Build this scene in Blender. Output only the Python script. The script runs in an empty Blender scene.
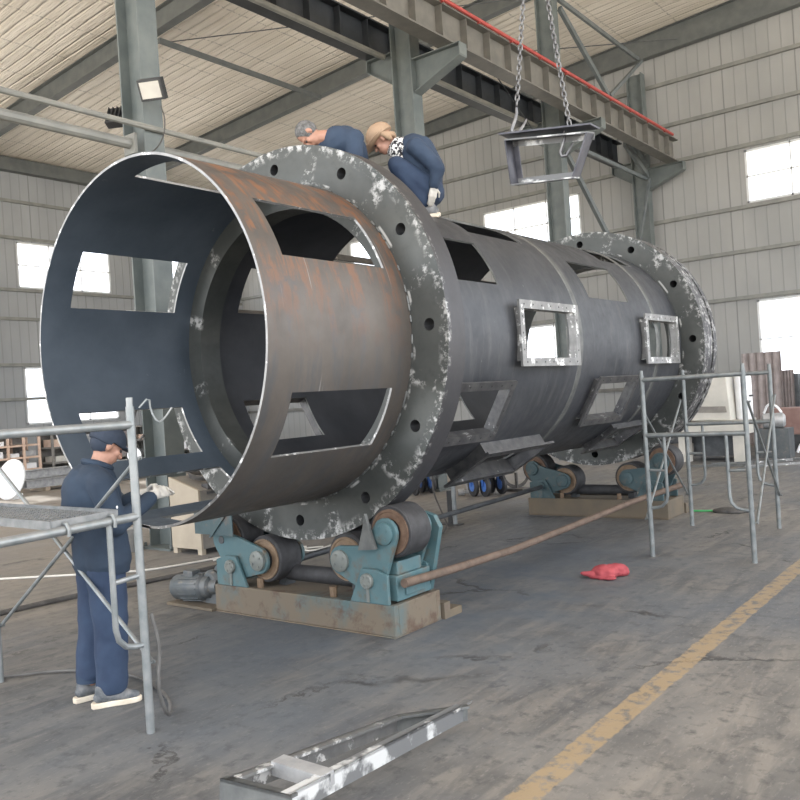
WORLD = 2.2
EXPOSURE = 1.0
import bpy, math, random
from mathutils import Vector, Matrix, noise
random.seed(7)
PI = math.pi
scene = bpy.context.scene
COL = scene.collection
V = Vector
def rad(a): return a * PI / 180

# ---------------------------------------------------------------- materials
class NT:
    def __init__(s, name):
        s.m = bpy.data.materials.new(name); s.m.use_nodes = True
        s.t = s.m.node_tree; s.n = s.t.nodes; s.l = s.t.links
        s.b = s.n['Principled BSDF']
    def node(s, kind, **kw):
        x = s.n.new(kind)
        for k, v in kw.items(): setattr(x, k, v)
        return x
    def put(s, sock, v):
        if hasattr(v, 'is_linked') or hasattr(v, 'links'): s.l.new(v, sock)
        else:
            if hasattr(sock.default_value, '__len__') and not hasattr(v, '__len__'): v = (v, v, v)
            if hasattr(v, '__len__') and len(v) == 3 and len(sock.default_value) == 4: v = (*v, 1)
            sock.default_value = v
    def math(s, op, a, b=0.0, c=0.0, clamp=False):
        x = s.node('ShaderNodeMath', operation=op, use_clamp=clamp)
        s.put(x.inputs[0], a); s.put(x.inputs[1], b); s.put(x.inputs[2], c)
        return x.outputs[0]
    def mix(s, f, a, b):
        x = s.node('ShaderNodeMix', data_type='RGBA')
        s.put(x.inputs[0], f); s.put(x.inputs[6], a); s.put(x.inputs[7], b)
        return x.outputs[2]
    def obj(s): return s.node('ShaderNodeTexCoord').outputs['Object']
    def pos(s): return s.node('ShaderNodeNewGeometry').outputs['Position']
    def sep(s, v):
        x = s.node('ShaderNodeSeparateXYZ'); s.put(x.inputs[0], v); return x.outputs
    def comb(s, a, b, c):
        x = s.node('ShaderNodeCombineXYZ'); s.put(x.inputs[0], a); s.put(x.inputs[1], b); s.put(x.inputs[2], c); return x.outputs[0]
    def noise(s, vec, scale, detail=4, rough=.55, dist=0):
        x = s.node('ShaderNodeTexNoise'); s.put(x.inputs['Vector'], vec)
        x.inputs['Scale'].default_value = scale; x.inputs['Detail'].default_value = detail
        x.inputs['Roughness'].default_value = rough; x.inputs['Distortion'].default_value = dist
        return x.outputs['Fac']
    def scalev(s, vec, sc):
        x = s.node('ShaderNodeVectorMath', operation='MULTIPLY'); s.put(x.inputs[0], vec); x.inputs[1].default_value = sc
        return x.outputs[0]
    def ramp(s, f, lo, hi, a=0.0, b=1.0):
        x = s.node('ShaderNodeMapRange'); s.put(x.inputs[0], f)
        x.inputs[1].default_value = lo; x.inputs[2].default_value = hi
        x.inputs[3].default_value = a; x.inputs[4].default_value = b
        return x.outputs[0]
    def bump(s, h, strength=.3, dist=.01):
        x = s.node('ShaderNodeBump'); x.inputs['Strength'].default_value = strength; x.inputs['Distance'].default_value = dist
        s.put(x.inputs['Height'], h); s.l.new(x.outputs[0], s.b.inputs['Normal'])
    def done(s, col, rough=.6, metal=0.0, spec=None):
        s.put(s.b.inputs['Base Color'], col); s.put(s.b.inputs['Roughness'], rough); s.put(s.b.inputs['Metallic'], metal)
        if spec is not None: s.b.inputs['Specular IOR Level'].default_value = spec
        return s.m

def m_noise(name, c1, c2, scale=6, rough=.6, metal=0.0, bump=.15, lo=.35, hi=.65, c3=None, lo3=.62, hi3=.7, scale3=14, spec=None):
    s = NT(name); o = s.obj()
    c = s.mix(s.ramp(s.noise(o, scale, 6), lo, hi), c1, c2)
    if c3: c = s.mix(s.ramp(s.noise(o, scale3, 5, .65), lo3, hi3), c, c3)
    if bump: s.bump(s.noise(o, scale * 5, 3), bump, .004)
    return s.done(c, rough, metal, spec)

M = {}
M['galv'] = m_noise('galvanised_tube', (.19, .21, .215), (.28, .29, .29), 9, .42, .45, .1, c3=(.30, .27, .24), lo3=.66, hi3=.75, scale3=25)
M['galv_dark'] = m_noise('weathered_tube', (.13, .145, .15), (.21, .225, .225), 9, .5, .4, .1, c3=(.18, .15, .13), lo3=.62, hi3=.72, scale3=22)
M['mesh_plank'] = m_noise('plank_metal', (.15, .16, .165), (.24, .245, .245), 12, .5, .4)
M['column'] = m_noise('grey_green_paint', (.085, .102, .102), (.125, .142, .138), 3, .5, 0, .05)
M['girder'] = m_noise('girder_paint', (.10, .098, .088), (.145, .138, .122), 3, .55, 0, .05)
M['rafter'] = m_noise('rafter_paint', (.085, .095, .095), (.12, .128, .125), 3, .55, 0, .05)
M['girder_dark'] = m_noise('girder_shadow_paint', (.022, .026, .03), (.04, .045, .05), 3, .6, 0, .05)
M['pipe_tie'] = m_noise('tie_pipe_paint', (.16, .165, .155), (.22, .22, .20), 3, .5, 0, .05)
M['brace'] = m_noise('brace_paint', (.085, .10, .105), (.13, .145, .145), 3, .55)
M['red'] = m_noise('red_busbar', (.27, .035, .03), (.35, .055, .045), 5, .5, 0, 0)
M['redbag'] = m_noise('red_cloth', (.24, .035, .045), (.36, .06, .07), 9, .8, 0, .3)
M['rust'] = m_noise('rusty_pipe', (.095, .068, .052), (.15, .105, .08), 10, .75, .1, .3, c3=(.13, .09, .075))
M['darksteel'] = m_noise('dark_steel', (.055, .06, .065), (.09, .095, .1), 8, .5, .5)
M['greysteel'] = m_noise('grey_steel', (.10, .105, .105), (.16, .165, .16), 8, .5, .5)
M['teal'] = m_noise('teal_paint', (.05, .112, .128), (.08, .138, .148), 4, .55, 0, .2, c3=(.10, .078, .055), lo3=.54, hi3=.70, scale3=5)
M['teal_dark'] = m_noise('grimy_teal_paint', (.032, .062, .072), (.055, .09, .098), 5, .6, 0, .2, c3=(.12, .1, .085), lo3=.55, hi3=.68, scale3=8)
M['basebeam'] = m_noise('rust_stained_teal', (.135, .108, .078), (.075, .115, .12), 2.6, .65, 0, .2, lo=.5, hi=.68, c3=(.085, .055, .038), lo3=.52, hi3=.66, scale3=6)
M['basebeam2'] = m_noise('rust_stained_base', (.135, .105, .07), (.10, .083, .062), 3, .7, 0, .2, c3=(.12, .09, .07), lo3=.6, hi3=.7, scale3=7)
M['rubber'] = m_noise('rubber_tread', (.022, .022, .024), (.042, .042, .045), 10, .7)
M['rustrim'] = m_noise('rusty_rim', (.11, .065, .043), (.17, .11, .075), 14, .7, .2, .3)
M['tanrim'] = m_noise('tan_rim', (.22, .15, .095), (.14, .095, .06), 14, .6, .1, .2)
M['hub'] = m_noise('pale_hub', (.19, .20, .18), (.15, .165, .16), 10, .5, .2, .1)
M['motor'] = m_noise('motor_grey', (.075, .09, .098), (.115, .12, .122), 8, .5, .2, c3=(.24, .2, .16), lo3=.6, hi3=.72)
M['black'] = m_noise('black_plastic', (.02, .021, .023), (.035, .036, .038), 8, .55)
M['silver'] = m_noise('ground_steel', (.19, .19, .19), (.27, .27, .265), 10, .38, .55, .2, c3=(.78, .78, .77), lo3=.56, hi3=.62, scale3=9)
M['framedark'] = m_noise('frame_steel', (.065, .065, .07), (.12, .12, .12), 10, .42, .5, .2, c3=(.5, .5, .5), lo3=.64, hi3=.7, scale3=8)
M['whitemark'] = m_noise('white_primer_smear', (.16, .165, .17), (.60, .61, .61), 5, .5, .3, .2, lo=.53, hi=.60)
M['hangdark'] = m_noise('dark_bar', (.045, .047, .06), (.09, .09, .105), 8, .45, .4, .1)
M['cream'] = m_noise('cream_enamel', (.33, .285, .22), (.40, .345, .27), 3, .5, 0, .05)
M['boxdark'] = m_noise('grimy_box_side', (.16, .15, .14), (.24, .225, .20), 4, .6)
M['whitepaint'] = m_noise('white_paint', (.75, .76, .78), (.85, .86, .87), 3, .5, 0, 0)
M['machine'] = m_noise('machine_grey', (.44, .43, .39), (.53, .51, .46), 3, .5, 0, .05)
M['sheet'] = m_noise('brown_sheet', (.20, .17, .165), (.27, .235, .225), 5, .6, .1)
M['pinkbox'] = m_noise('faded_red_box', (.22, .13, .115), (.28, .18, .155), 4, .7)
M['rackpaint'] = m_noise('orange_rack_paint', (.55, .38, .28), (.66, .50, .40), 6, .6)
M['scrap'] = m_noise('scrap_steel', (.28, .285, .29), (.42, .42, .42), 8, .5, .3)
M['wood'] = m_noise('dusty_timber', (.30, .24, .18), (.40, .33, .25), 7, .7)
M['hose'] = m_noise('grey_hose', (.08, .078, .075), (.12, .115, .11), 10, .6)
M['hosedark'] = m_noise('dark_cable', (.05, .047, .045), (.09, .085, .08), 10, .7)
M['hosewhite'] = m_noise('pale_hose', (.55, .54, .5), (.65, .63, .58), 10, .6)
M['green'] = m_noise('green_hose', (.05, .38, .12), (.08, .45, .16), 10, .5)
M['bluepaint'] = m_noise('blue_fork_paint', (.04, .12, .42), (.07, .18, .5), 8, .5)
M['navy'] = m_noise('navy_cloth', (.012, .023, .042), (.020, .036, .062), 5, .85, 0, .25)
M['navy2'] = m_noise('mid_blue_cloth', (.016, .030, .058), (.026, .045, .08), 5, .85, 0, .25)
M['denim'] = m_noise('work_trouser_cloth', (.016, .030, .064), (.026, .046, .088), 6, .85, 0, .25)
M['capnavy'] = m_noise('dark_cap_cloth', (.014, .022, .038), (.022, .032, .052), 6, .85, 0, .2)
M['tan'] = m_noise('tan_hat_cloth', (.26, .175, .11), (.33, .23, .155), 8, .85, 0, .2)
M['skin'] = m_noise('skin', (.30, .16, .11), (.37, .20, .145), 9, .55, 0, .05)
M['hair'] = m_noise('grey_hair', (.05, .05, .05), (.15, .15, .15), 40, .8, 0, .5)
M['glove'] = m_noise('work_glove', (.38, .36, .33), (.55, .53, .49), 14, .85, 0, .3)
M['shoe'] = m_noise('shoe_upper', (.07, .08, .09), (.2, .2, .2), 16, .7)
M['sole'] = m_noise('shoe_sole', (.55, .48, .38), (.66, .6, .5), 10, .7)
M['scarf'] = m_noise('patterned_scarf', (.02, .02, .025), (.75, .75, .74), 34, .9, 0, .1, lo=.49, hi=.52)
M['eye'] = m_noise('eye_dark', (.02, .015, .012), (.03, .02, .02), 10, .3)
M['chain'] = m_noise('chain_steel', (.10, .10, .105), (.20, .20, .20), 12, .4, .6, .1)
M['lampglass'] = m_noise('lamp_glass', (.48, .46, .42), (.55, .53, .48), 5, .25, .2, 0)
M['winframe'] = m_noise('window_frame_paint', (.55, .57, .58), (.62, .63, .63), 4, .5, 0, 0)

def mat_glass():
    s = NT('window_glass')
    tr = s.node('ShaderNodeBsdfTransparent'); tr.inputs[0].default_value = (.97, .98, 1, 1)
    gl = s.node('ShaderNodeBsdfGlossy'); gl.inputs['Roughness'].default_value = .1
    mx = s.node('ShaderNodeMixShader'); mx.inputs[0].default_value = .06
    s.l.new(tr.outputs[0], mx.inputs[1]); s.l.new(gl.outputs[0], mx.inputs[2])
    s.l.new(mx.outputs[0], s.n['Material Output'].inputs[0]); return s.m
M['glass'] = mat_glass()

def mat_floor():
    s = NT('worn_concrete_floor'); p = s.pos(); x, y, z = s.sep(p)
    big = s.noise(p, .35, 4); mid = s.noise(p, 1.6, 6, .6); fine = s.noise(p, 9, 8, .65)
    st = s.noise(s.scalev(p, (5.0, .9, 1)), 1.3, 6, .6, .8)
    c = s.mix(s.ramp(mid, .35, .68), (.082, .080, .078), (.178, .167, .152))
    c = s.mix(s.ramp(st, .44, .62, 0, .7), c, (.205, .188, .165))
    c = s.mix(s.ramp(big, .46, .60, 0, .65), c, (.080, .092, .110))
    c = s.mix(s.ramp(fine, .52, .66, 0, .7), c, (.060, .059, .058))
    fin2 = s.noise(s.scalev(p, (3, 1, 1)), 16, 6, .7)
    c = s.mix(s.ramp(fin2, .55, .68, 0, .5), c, (.24, .226, .205))
    # tan dust towards the far left bays, their window light painted into it
    c = s.mix(s.math('MULTIPLY', s.ramp(x, -1.0, -9.0), .65), c, (.36, .315, .265))
    # blue-grey grime around the roller stands
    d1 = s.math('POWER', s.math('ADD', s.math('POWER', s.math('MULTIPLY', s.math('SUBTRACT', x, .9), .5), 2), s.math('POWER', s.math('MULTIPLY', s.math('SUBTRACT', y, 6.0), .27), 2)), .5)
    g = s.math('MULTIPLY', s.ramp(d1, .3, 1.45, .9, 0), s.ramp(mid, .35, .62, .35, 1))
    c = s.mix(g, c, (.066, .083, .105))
    sp = s.noise(p, 34, 3, .7)
    c = s.mix(s.ramp(sp, .66, .74, 0, .7), c, (.04, .04, .04))
    sp2 = s.noise(p, 21, 3, .7)
    c = s.mix(s.ramp(sp2, .72, .78, 0, .55), c, (.42, .41, .39))
    # cracks
    vo = s.node('ShaderNodeTexVoronoi', feature='DISTANCE_TO_EDGE'); vo.inputs['Scale'].default_value = .55
    wv = s.node('ShaderNodeVectorMath', operation='ADD'); s.put(wv.inputs[0], p); s.put(wv.inputs[1], s.comb(s.math('MULTIPLY', fine, .5), s.math('MULTIPLY', mid, .7), 0.0))
    s.l.new(wv.outputs[0], vo.inputs['Vector'])
    cr = s.math('MULTIPLY', s.ramp(vo.outputs['Distance'], .004, .016, 1, 0), s.ramp(s.noise(p, .9, 3), .53, .6))
    c = s.mix(s.math('MULTIPLY', cr, .75), c, (.03, .03, .03))
    # painted aisle line
    ed = s.math('ADD', s.math('ABSOLUTE', s.math('SUBTRACT', x, 3.115)), s.math('MULTIPLY', s.math('SUBTRACT', fine, .5), .05))
    ln = s.math('MULTIPLY', s.ramp(ed, .066, .076, 1, 0), s.ramp(s.noise(s.scalev(p, (1, 1, 1)), 11, 8, .7), .60, .50, .10, .92))
    ln = s.math('MULTIPLY', ln, s.ramp(y, -1, 12, 1, .75))
    c = s.mix(ln, c, (.28, .208, .122))
    h = s.math('ADD', s.math('MULTIPLY', fine, .6), s.math('MULTIPLY', cr, -1.0))
    s.bump(h, .45, .012)
    return s.done(c, s.ramp(mid, .3, .7, .55, .8), 0, .35)
M['floor'] = mat_floor()

def lines(s, coord, period, w):
    f = s.math('FRACT', s.math('DIVIDE', coord, period))
    return s.ramp(s.math('ABSOLUTE', s.math('SUBTRACT', f, .5)), .5 - w, .5 - w * .4, 0, 1)

def mat_roof():
    s = NT('foil_lined_roof'); p = s.pos(); x, y, z = s.sep(p)
    wob = s.math('MULTIPLY', s.noise(s.scalev(p, (.25, 1, 1)), 1.2, 3), .25)
    yy = s.math('ADD', y, wob)
    rib = s.math('ABSOLUTE', s.math('SUBTRACT', s.math('FRACT', s.math('DIVIDE', yy, .30)), .5))
    n1 = s.noise(s.scalev(p, (.4, 2.2, 1)), 1.1, 5, .6)
    n2 = s.noise(s.scalev(p, (.6, 5, 1)), 2.2, 4, .6)
    c = s.mix(s.ramp(n1, .35, .65), (.70, .64, .55), (.85, .79, .70))
    c = s.mix(s.math('MULTIPLY', s.ramp(rib, .40, .49), s.ramp(n1, .3, .6, .15, .55)), c, (.42, .375, .32))
    # dotted fixing rows along the length of the hall
    row = s.ramp(s.math('ABSOLUTE', s.math('SUBTRACT', s.math('FRACT', s.math('DIVIDE', x, 1.5)), .5)), .478, .488)
    dots = s.math('MULTIPLY', row, s.ramp(s.noise(p, 14, 2), .45, .55))
    c = s.mix(s.math('MULTIPLY', dots, .55), c, (.22, .2, .18))
    h = s.math('ADD', s.math('MULTIPLY', s.ramp(rib, .36, .5), -1.0), s.math('MULTIPLY', n2, 1.2))
    s.bump(h, .7, .05)
    return s.done(c, s.ramp(n2, .35, .65, .28, .5), .15, .6)
M['roof'] = mat_roof()

def mat_wall(name, axis, c1, c2, dado):
    s = NT(name); p = s.pos(); o = s.sep(p); a = o[axis]; z = o[2]
    rib = lines(s, a, .32, .07)
    n = s.noise(s.scalev(p, (.6, .6, .3)), 1.0, 4)
    c = s.mix(s.ramp(n, .35, .65), c1, c2)
    c = s.mix(s.math('MULTIPLY', rib, .38), c, (.16, .165, .17))
    seam = lines(s, a, 1.92, .012)
    c = s.mix(s.math('MULTIPLY', seam, .45), c, (.12, .12, .125))
    if dado:
        c = s.mix(s.math('MULTIPLY', s.ramp(z, 1.52, 1.58, 1, 0), s.ramp(a, -4.3, -4.2)), c, (.075, .09, .115))
    s.bump(rib, .35, .02)
    return s.done(c, .6, .1, .3)
M['wall_end'] = mat_wall('ribbed_end_wall', 0, (.268, .272, .265), (.325, .325, .314), True)
M['wall_left'] = mat_wall('ribbed_side_wall', 1, (.26, .27, .275), (.32, .33, .335), False)

# drum steel, object space with the drum axis along Y through the object's origin
def drum(name, kind):
    s = NT(name); o = s.obj(); x, y, z = s.sep(o)
    ang = s.math('ARCTAN2', x, z); r = s.math('POWER', s.math('ADD', s.math('MULTIPLY', x, x), s.math('MULTIPLY', z, z)), .5)
    cyl = s.comb(s.math('MULTIPLY', ang, 1.3), y, r)
    n1 = s.noise(cyl, 1.8, 5, .6); n2 = s.noise(cyl, 7, 6, .65)
    hoop = s.noise(s.scalev(cyl, (1.1, 7, 1)), 1.7, 6, .65, .3)
    if kind == 'near':
        c = s.mix(s.ramp(n1, .35, .68), (.078, .070, .064), (.112, .098, .087))
        c = s.mix(s.ramp(hoop, .48, .64, 0, .65), c, (.068, .073, .08))
        top = s.ramp(ang, 1.75, .95); rust = s.math('MULTIPLY', s.ramp(hoop, .46, .56), s.math('MULTIPLY', top, s.ramp(n2, .38, .54)))
        c = s.mix(s.math('MULTIPLY', rust, .85), c, (.23, .105, .05))
        sc = s.noise(s.scalev(cyl, (.6, 22, 1)), 1.6, 3, .6)
        c = s.mix(s.ramp(sc, .68, .73, 0, .45), c, (.32, .32, .31))
        ro = s.ramp(n2, .3, .7, .42, .6); me = .35
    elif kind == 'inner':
        c = s.mix(s.ramp(n1, .35, .68), (.050, .066, .086), (.076, .096, .122))  # blue flare haze put into the inner steel colour, paler than bare steel
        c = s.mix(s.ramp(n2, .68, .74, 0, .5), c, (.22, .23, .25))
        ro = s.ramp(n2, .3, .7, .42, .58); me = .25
    elif kind == 'main':
        c = s.mix(s.ramp(n1, .35, .66), (.044, .048, .056), (.068, .072, .081))
        c = s.mix(s.ramp(hoop, .52, .66, 0, .6), c, (.098, .10, .105))
        c = s.mix(s.ramp(n2, .60, .72, 0, .35), c, (.04, .04, .046))
        sp = s.noise(s.scalev(cyl, (2.0, 5, 1)), 3.2, 5, .7)
        c = s.mix(s.ramp(sp, .70, .74, 0, .5), c, (.36, .36, .36))
        ro = s.ramp(n2, .3, .7, .38, .55); me = .4
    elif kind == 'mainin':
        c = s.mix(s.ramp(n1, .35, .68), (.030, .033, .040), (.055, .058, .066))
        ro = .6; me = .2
    else:   # flange plates with ground weld marks
        c = s.mix(s.ramp(n1, .35, .66), (.046, .051, .049), (.075, .079, .075))
        c = s.mix(s.ramp(n2, .55, .70, 0, .5), c, (.042, .044, .045))
        R0 = 1.626 if kind == 'flange' else 1.595
        edge = s.ramp(r, R0 - .09, R0 - .02)
        n3 = s.noise(o, 16, 5, .7); n4 = s.noise(o, 5, 4, .6)
        e = s.math('MULTIPLY', edge, s.ramp(s.math('ADD', n3, s.math('MULTIPLY', n4, .4)), .70, .82))
        e = s.math('MULTIPLY', e, s.ramp(y, .02, .05, 1, 0) if kind == 'flange' else 1.0)
        f = s.math('ABSOLUTE', s.math('SUBTRACT', s.math('FRACT', s.math('ADD', s.math('DIVIDE', ang, rad(30)), 100.0)), .5))
        rd = s.math('MULTIPLY', s.ramp(f, .05, .11, 1, 0), s.ramp(s.math('ADD', n3, s.math('MULTIPLY', n4, .8)), .93, 1.06))
        rd = s.math('MULTIPLY', rd, s.ramp(y, .005, .03, 1, 0))
        inn = s.math('MULTIPLY', s.ramp(s.math('ABSOLUTE', s.math('SUBTRACT', r, 1.325)), .006, .014, 1, 0), s.ramp(n4, .52, .6))
        inn = s.math('MULTIPLY', inn, s.ramp(y, .005, .03, 1, 0))
        w = s.math('MAXIMUM', s.math('MAXIMUM', e, rd), inn)
        rim = s.ramp(r, R0 - .012, R0 - .004)
        c = s.mix(s.math('MULTIPLY', rim, s.ramp(y, .0, .012)), c, (.055, .055, .06))
        c = s.mix(s.math('MULTIPLY', w, .85), c, (.46, .46, .45))
        ro = s.ramp(n2, .3, .7, .38, .55); me = .4
    s.bump(n2, .12, .01)
    return s.done(c, ro, me)
for k in ('near', 'inner', 'main', 'mainin', 'flange', 'flange2'): M['drum_' + k] = drum('drum_steel_' + k, k)

# ---------------------------------------------------------------- mesh builder
ORI = {}
def frame_of(d):
    d = V(d).normalized()
    u = d.orthogonal().normalized(); return u, d.cross(u)
class MB:
    def __init__(s): s.v = []; s.f = []; s.m = []
    def add(s, vs, fs, mi=0):
        b = len(s.v); s.v += [V(q) for q in vs]
        for f in fs: s.f.append([b + i for i in f]); s.m.append(mi)
        return s
    def box(s, c, size, rot=None, mi=0):
        hx, hy, hz = [q / 2 for q in size]; c = V(c)
        vs = [V((i * hx, j * hy, k * hz)) for i in (-1, 1) for j in (-1, 1) for k in (-1, 1)]
        if rot is not None:
            R = rot if isinstance(rot, Matrix) else Matrix.Rotation(rot, 3, 'Z')
            vs = [R @ q for q in vs]
        return s.add([c + q for q in vs], [(0, 1, 3, 2), (4, 6, 7, 5), (0, 4, 5, 1), (2, 3, 7, 6), (0, 2, 6, 4), (1, 5, 7, 3)], mi)
    def bb(s, a, b, mi=0):
        a, b = V(a), V(b); return s.box((a + b) / 2, [abs(q) for q in (b - a)], None, mi)
    def bar(s, p0, p1, w, h, up=(0, 0, 1), mi=0):
        p0, p1 = V(p0), V(p1); d = (p1 - p0); L = d.length; d.normalize(); up = V(up)
        x = d.cross(up)
        if x.length < 1e-4: x = d.orthogonal()
        x.normalize(); u = x.cross(d)
        return s.box((p0 + p1) / 2, (w, L, h), Matrix((x, d, u)).transposed(), mi)
    def prism(s, poly, vec, mi=0):
        n = len(poly); poly = [V(q) for q in poly]; vec = V(vec)
        vs = poly + [q + vec for q in poly]
        fs = [tuple(range(n)), tuple(range(2 * n - 1, n - 1, -1))] + [((i + 1) % n, i, n + i, n + (i + 1) % n) for i in range(n)]
        return s.add(vs, fs, mi)
    def cone(s, p0, p1, r0, r1=None, n=16, caps=True, mi=0):
        r1 = r0 if r1 is None else r1
        p0, p1 = V(p0), V(p1); u, w = frame_of(p1 - p0)
        vs = []
        for p, r in ((p0, r0), (p1, r1)):
            vs += [p + (u * math.cos(2 * PI * i / n) + w * math.sin(2 * PI * i / n)) * r for i in range(n)]
        fs = [(i, (i + 1) % n, n + (i + 1) % n, n + i) for i in range(n)]
        if caps: fs += [tuple(range(n - 1, -1, -1)), tuple(range(n, 2 * n))]
        return s.add(vs, fs, mi)
    def lathe(s, p, d, prof, n=24, mi=0, closed=False):
        p, d = V(p), V(d).normalized(); u, w = frame_of(d); k = len(prof); vs = []
        for r, h in prof:
            vs += [p + d * h + (u * math.cos(2 * PI * i / n) + w * math.sin(2 * PI * i / n)) * max(r, 1e-4) for i in range(n)]
        fs = []
        for j in range(k if closed else k - 1):
            a, b = j * n, ((j + 1) % k) * n
            fs += [(a + i, a + (i + 1) % n, b + (i + 1) % n, b + i) for i in range(n)]
        if not closed: fs += [tuple(range(n - 1, -1, -1)), tuple(range((k - 1) * n, k * n))]
        return s.add(vs, fs, mi)
    def tube(s, pts, r, n=8, smooth=0, mi=0, closed=False):
        pts = [V(q) for q in pts]
        for _ in range(smooth):
            q = [pts[0]]
            for a, b in zip(pts[:-1], pts[1:]): q += [a.lerp(b, .25), a.lerp(b, .75)]
            q.append(pts[-1]); pts = q
        k = len(pts); vs = []; ref = None
        for i in range(k):
            if closed: t = pts[(i + 1) % k] - pts[i - 1]
            else: t = pts[min(i + 1, k - 1)] - pts[max(i - 1, 0)]
            t.normalize()
            if ref is None: ref = t.orthogonal().normalized()
            u = (ref - t * ref.dot(t)).normalized(); ref = u; w = t.cross(u)
            rr = r[i] if hasattr(r, '__len__') else r
            vs += [pts[i] + (u * math.cos(2 * PI * j / n) + w * math.sin(2 * PI * j / n)) * rr for j in range(n)]
        fs = []
        for i in range(k if closed else k - 1):
            a, b = i * n, ((i + 1) % k) * n
            fs += [(a + j, a + (j + 1) % n, b + (j + 1) % n, b + j) for j in range(n)]
        if not closed: fs += [tuple(range(n - 1, -1, -1)), tuple(range((k - 1) * n, k * n))]
        return s.add(vs, fs, mi)
    def ball(s, c, r, n=12, rot=None, mi=0):
        c = V(c); r = V(r) if hasattr(r, '__len__') else V((r, r, r)); vs = []; m = n // 2 + 1
        for j in range(1, m):
            th = PI * j / m
            for i in range(n):
                q = V((math.sin(th) * math.cos(2 * PI * i / n) * r.x, math.sin(th) * math.sin(2 * PI * i / n) * r.y, math.cos(th) * r.z))
                vs.append(c + (rot @ q if rot is not None else q))
        t = V((0, 0, r.z)); t = rot @ t if rot is not None else t
        vs += [c + t, c - t]; a = (m - 1) * n; fs = []
        for j in range(m - 2):
            fs += [(j * n + i, (j + 1) * n + i, (j + 1) * n + (i + 1) % n, j * n + (i + 1) % n) for i in range(n)]
        fs += [(a, i, (i + 1) % n) for i in range(n)] + [(a + 1, (m - 2) * n + (i + 1) % n, (m - 2) * n + i) for i in range(n)]
        return s.add(vs, fs, mi)
    def capsule(s, p0, p1, r0, r1=None, n=12):
        r1 = r0 if r1 is None else r1
        p0, p1 = V(p0), V(p1); d = p1 - p0; L = max(d.length, 1e-5); d.normalize()
        prof = [(r0 * math.sin(a), -r0 * math.cos(a)) for a in (.05, .5, 1.0, PI / 2)] + [(r1 * math.cos(a), L + r1 * math.sin(a)) for a in (0, .6, 1.1, PI / 2 - .05)]
        return s.lathe(p0, d, prof, n)
    def isec(s, p0, p1, w, h, tf=.02, tw=.012, up=(0, 0, 1), mi=0):
        """I-section beam: flanges of width w at top and bottom, depth h."""
        p0, p1 = V(p0), V(p1); d = (p1 - p0).normalized(); x = d.cross(V(up)).normalized(); u = x.cross(d)
        s.bar(p0 + u * (h / 2 - tf / 2), p1 + u * (h / 2 - tf / 2), w, tf, up, mi)
        s.bar(p0 - u * (h / 2 - tf / 2), p1 - u * (h / 2 - tf / 2), w, tf, up, mi)
        return s.bar(p0, p1, tw, h - 2 * tf, up, mi)
    def build(s, name, mats, parent=None, origin=None, smooth=True, bevel=0):
        if origin is None:
            lo = V((min(q.x for q in s.v), min(q.y for q in s.v), min(q.z for q in s.v))); hi = V((max(q.x for q in s.v), max(q.y for q in s.v), max(q.z for q in s.v)))
            origin = (lo + hi) / 2 if parent is not None else V(((lo.x + hi.x) / 2, (lo.y + hi.y) / 2, lo.z))
        origin = V(origin)
        me = bpy.data.meshes.new(name); me.from_pydata([q - origin for q in s.v], [], s.f)
        mats = mats if isinstance(mats, (list, tuple)) else [mats]
        for mm in mats: me.materials.append(M[mm] if isinstance(mm, str) else mm)
        me.polygons.foreach_set('material_index', s.m)
        import bmesh
        bm = bmesh.new(); bm.from_mesh(me); bmesh.ops.recalc_face_normals(bm, faces=bm.faces[:]); bm.to_mesh(me); bm.free()
        if smooth:
            me.polygons.foreach_set('use_smooth', [True] * len(me.polygons)); me.set_sharp_from_angle(angle=rad(35))
        return link(name, me, parent, origin, bevel)
def link(name, me, parent, origin, bevel=0):
    o = bpy.data.objects.new(name, me); COL.objects.link(o)
    po = V((0, 0, 0))
    if parent is not None: o.parent = parent; po = ORI[parent.name]
    o.location = V(origin) - po; ORI[o.name] = V(origin)
    if bevel:
        b = o.modifiers.new('bevel', 'BEVEL'); b.width = bevel; b.segments = 2; b.limit_method = 'ANGLE'
    return o
def tag(o, label=None, cat=None, group=None, kind=None):
    if label: o['label'] = label
    if cat: o['category'] = cat
    if group: o['group'] = group
    if kind: o['kind'] = kind
    return o
def thing(name, loc, label, cat, group=None):
    o = bpy.data.objects.new(name, None); COL.objects.link(o); o.location = V(loc); o.empty_display_size = .1
    ORI[o.name] = V(loc); return tag(o, label, cat, group)
def copy_tree(o, delta, parent=None, label=None):
    c = o.copy(); COL.objects.link(c)
    if parent is not None: c.parent = parent
    else: c.location = o.location + V(delta)
    ORI[c.name] = ORI[o.name] + V(delta)
    for ch in [q for q in bpy.data.objects if q.parent == o]: copy_tree(ch, delta, c)
    if label: c['label'] = label
    return c
def struct(o): return tag(o, kind='structure')

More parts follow.
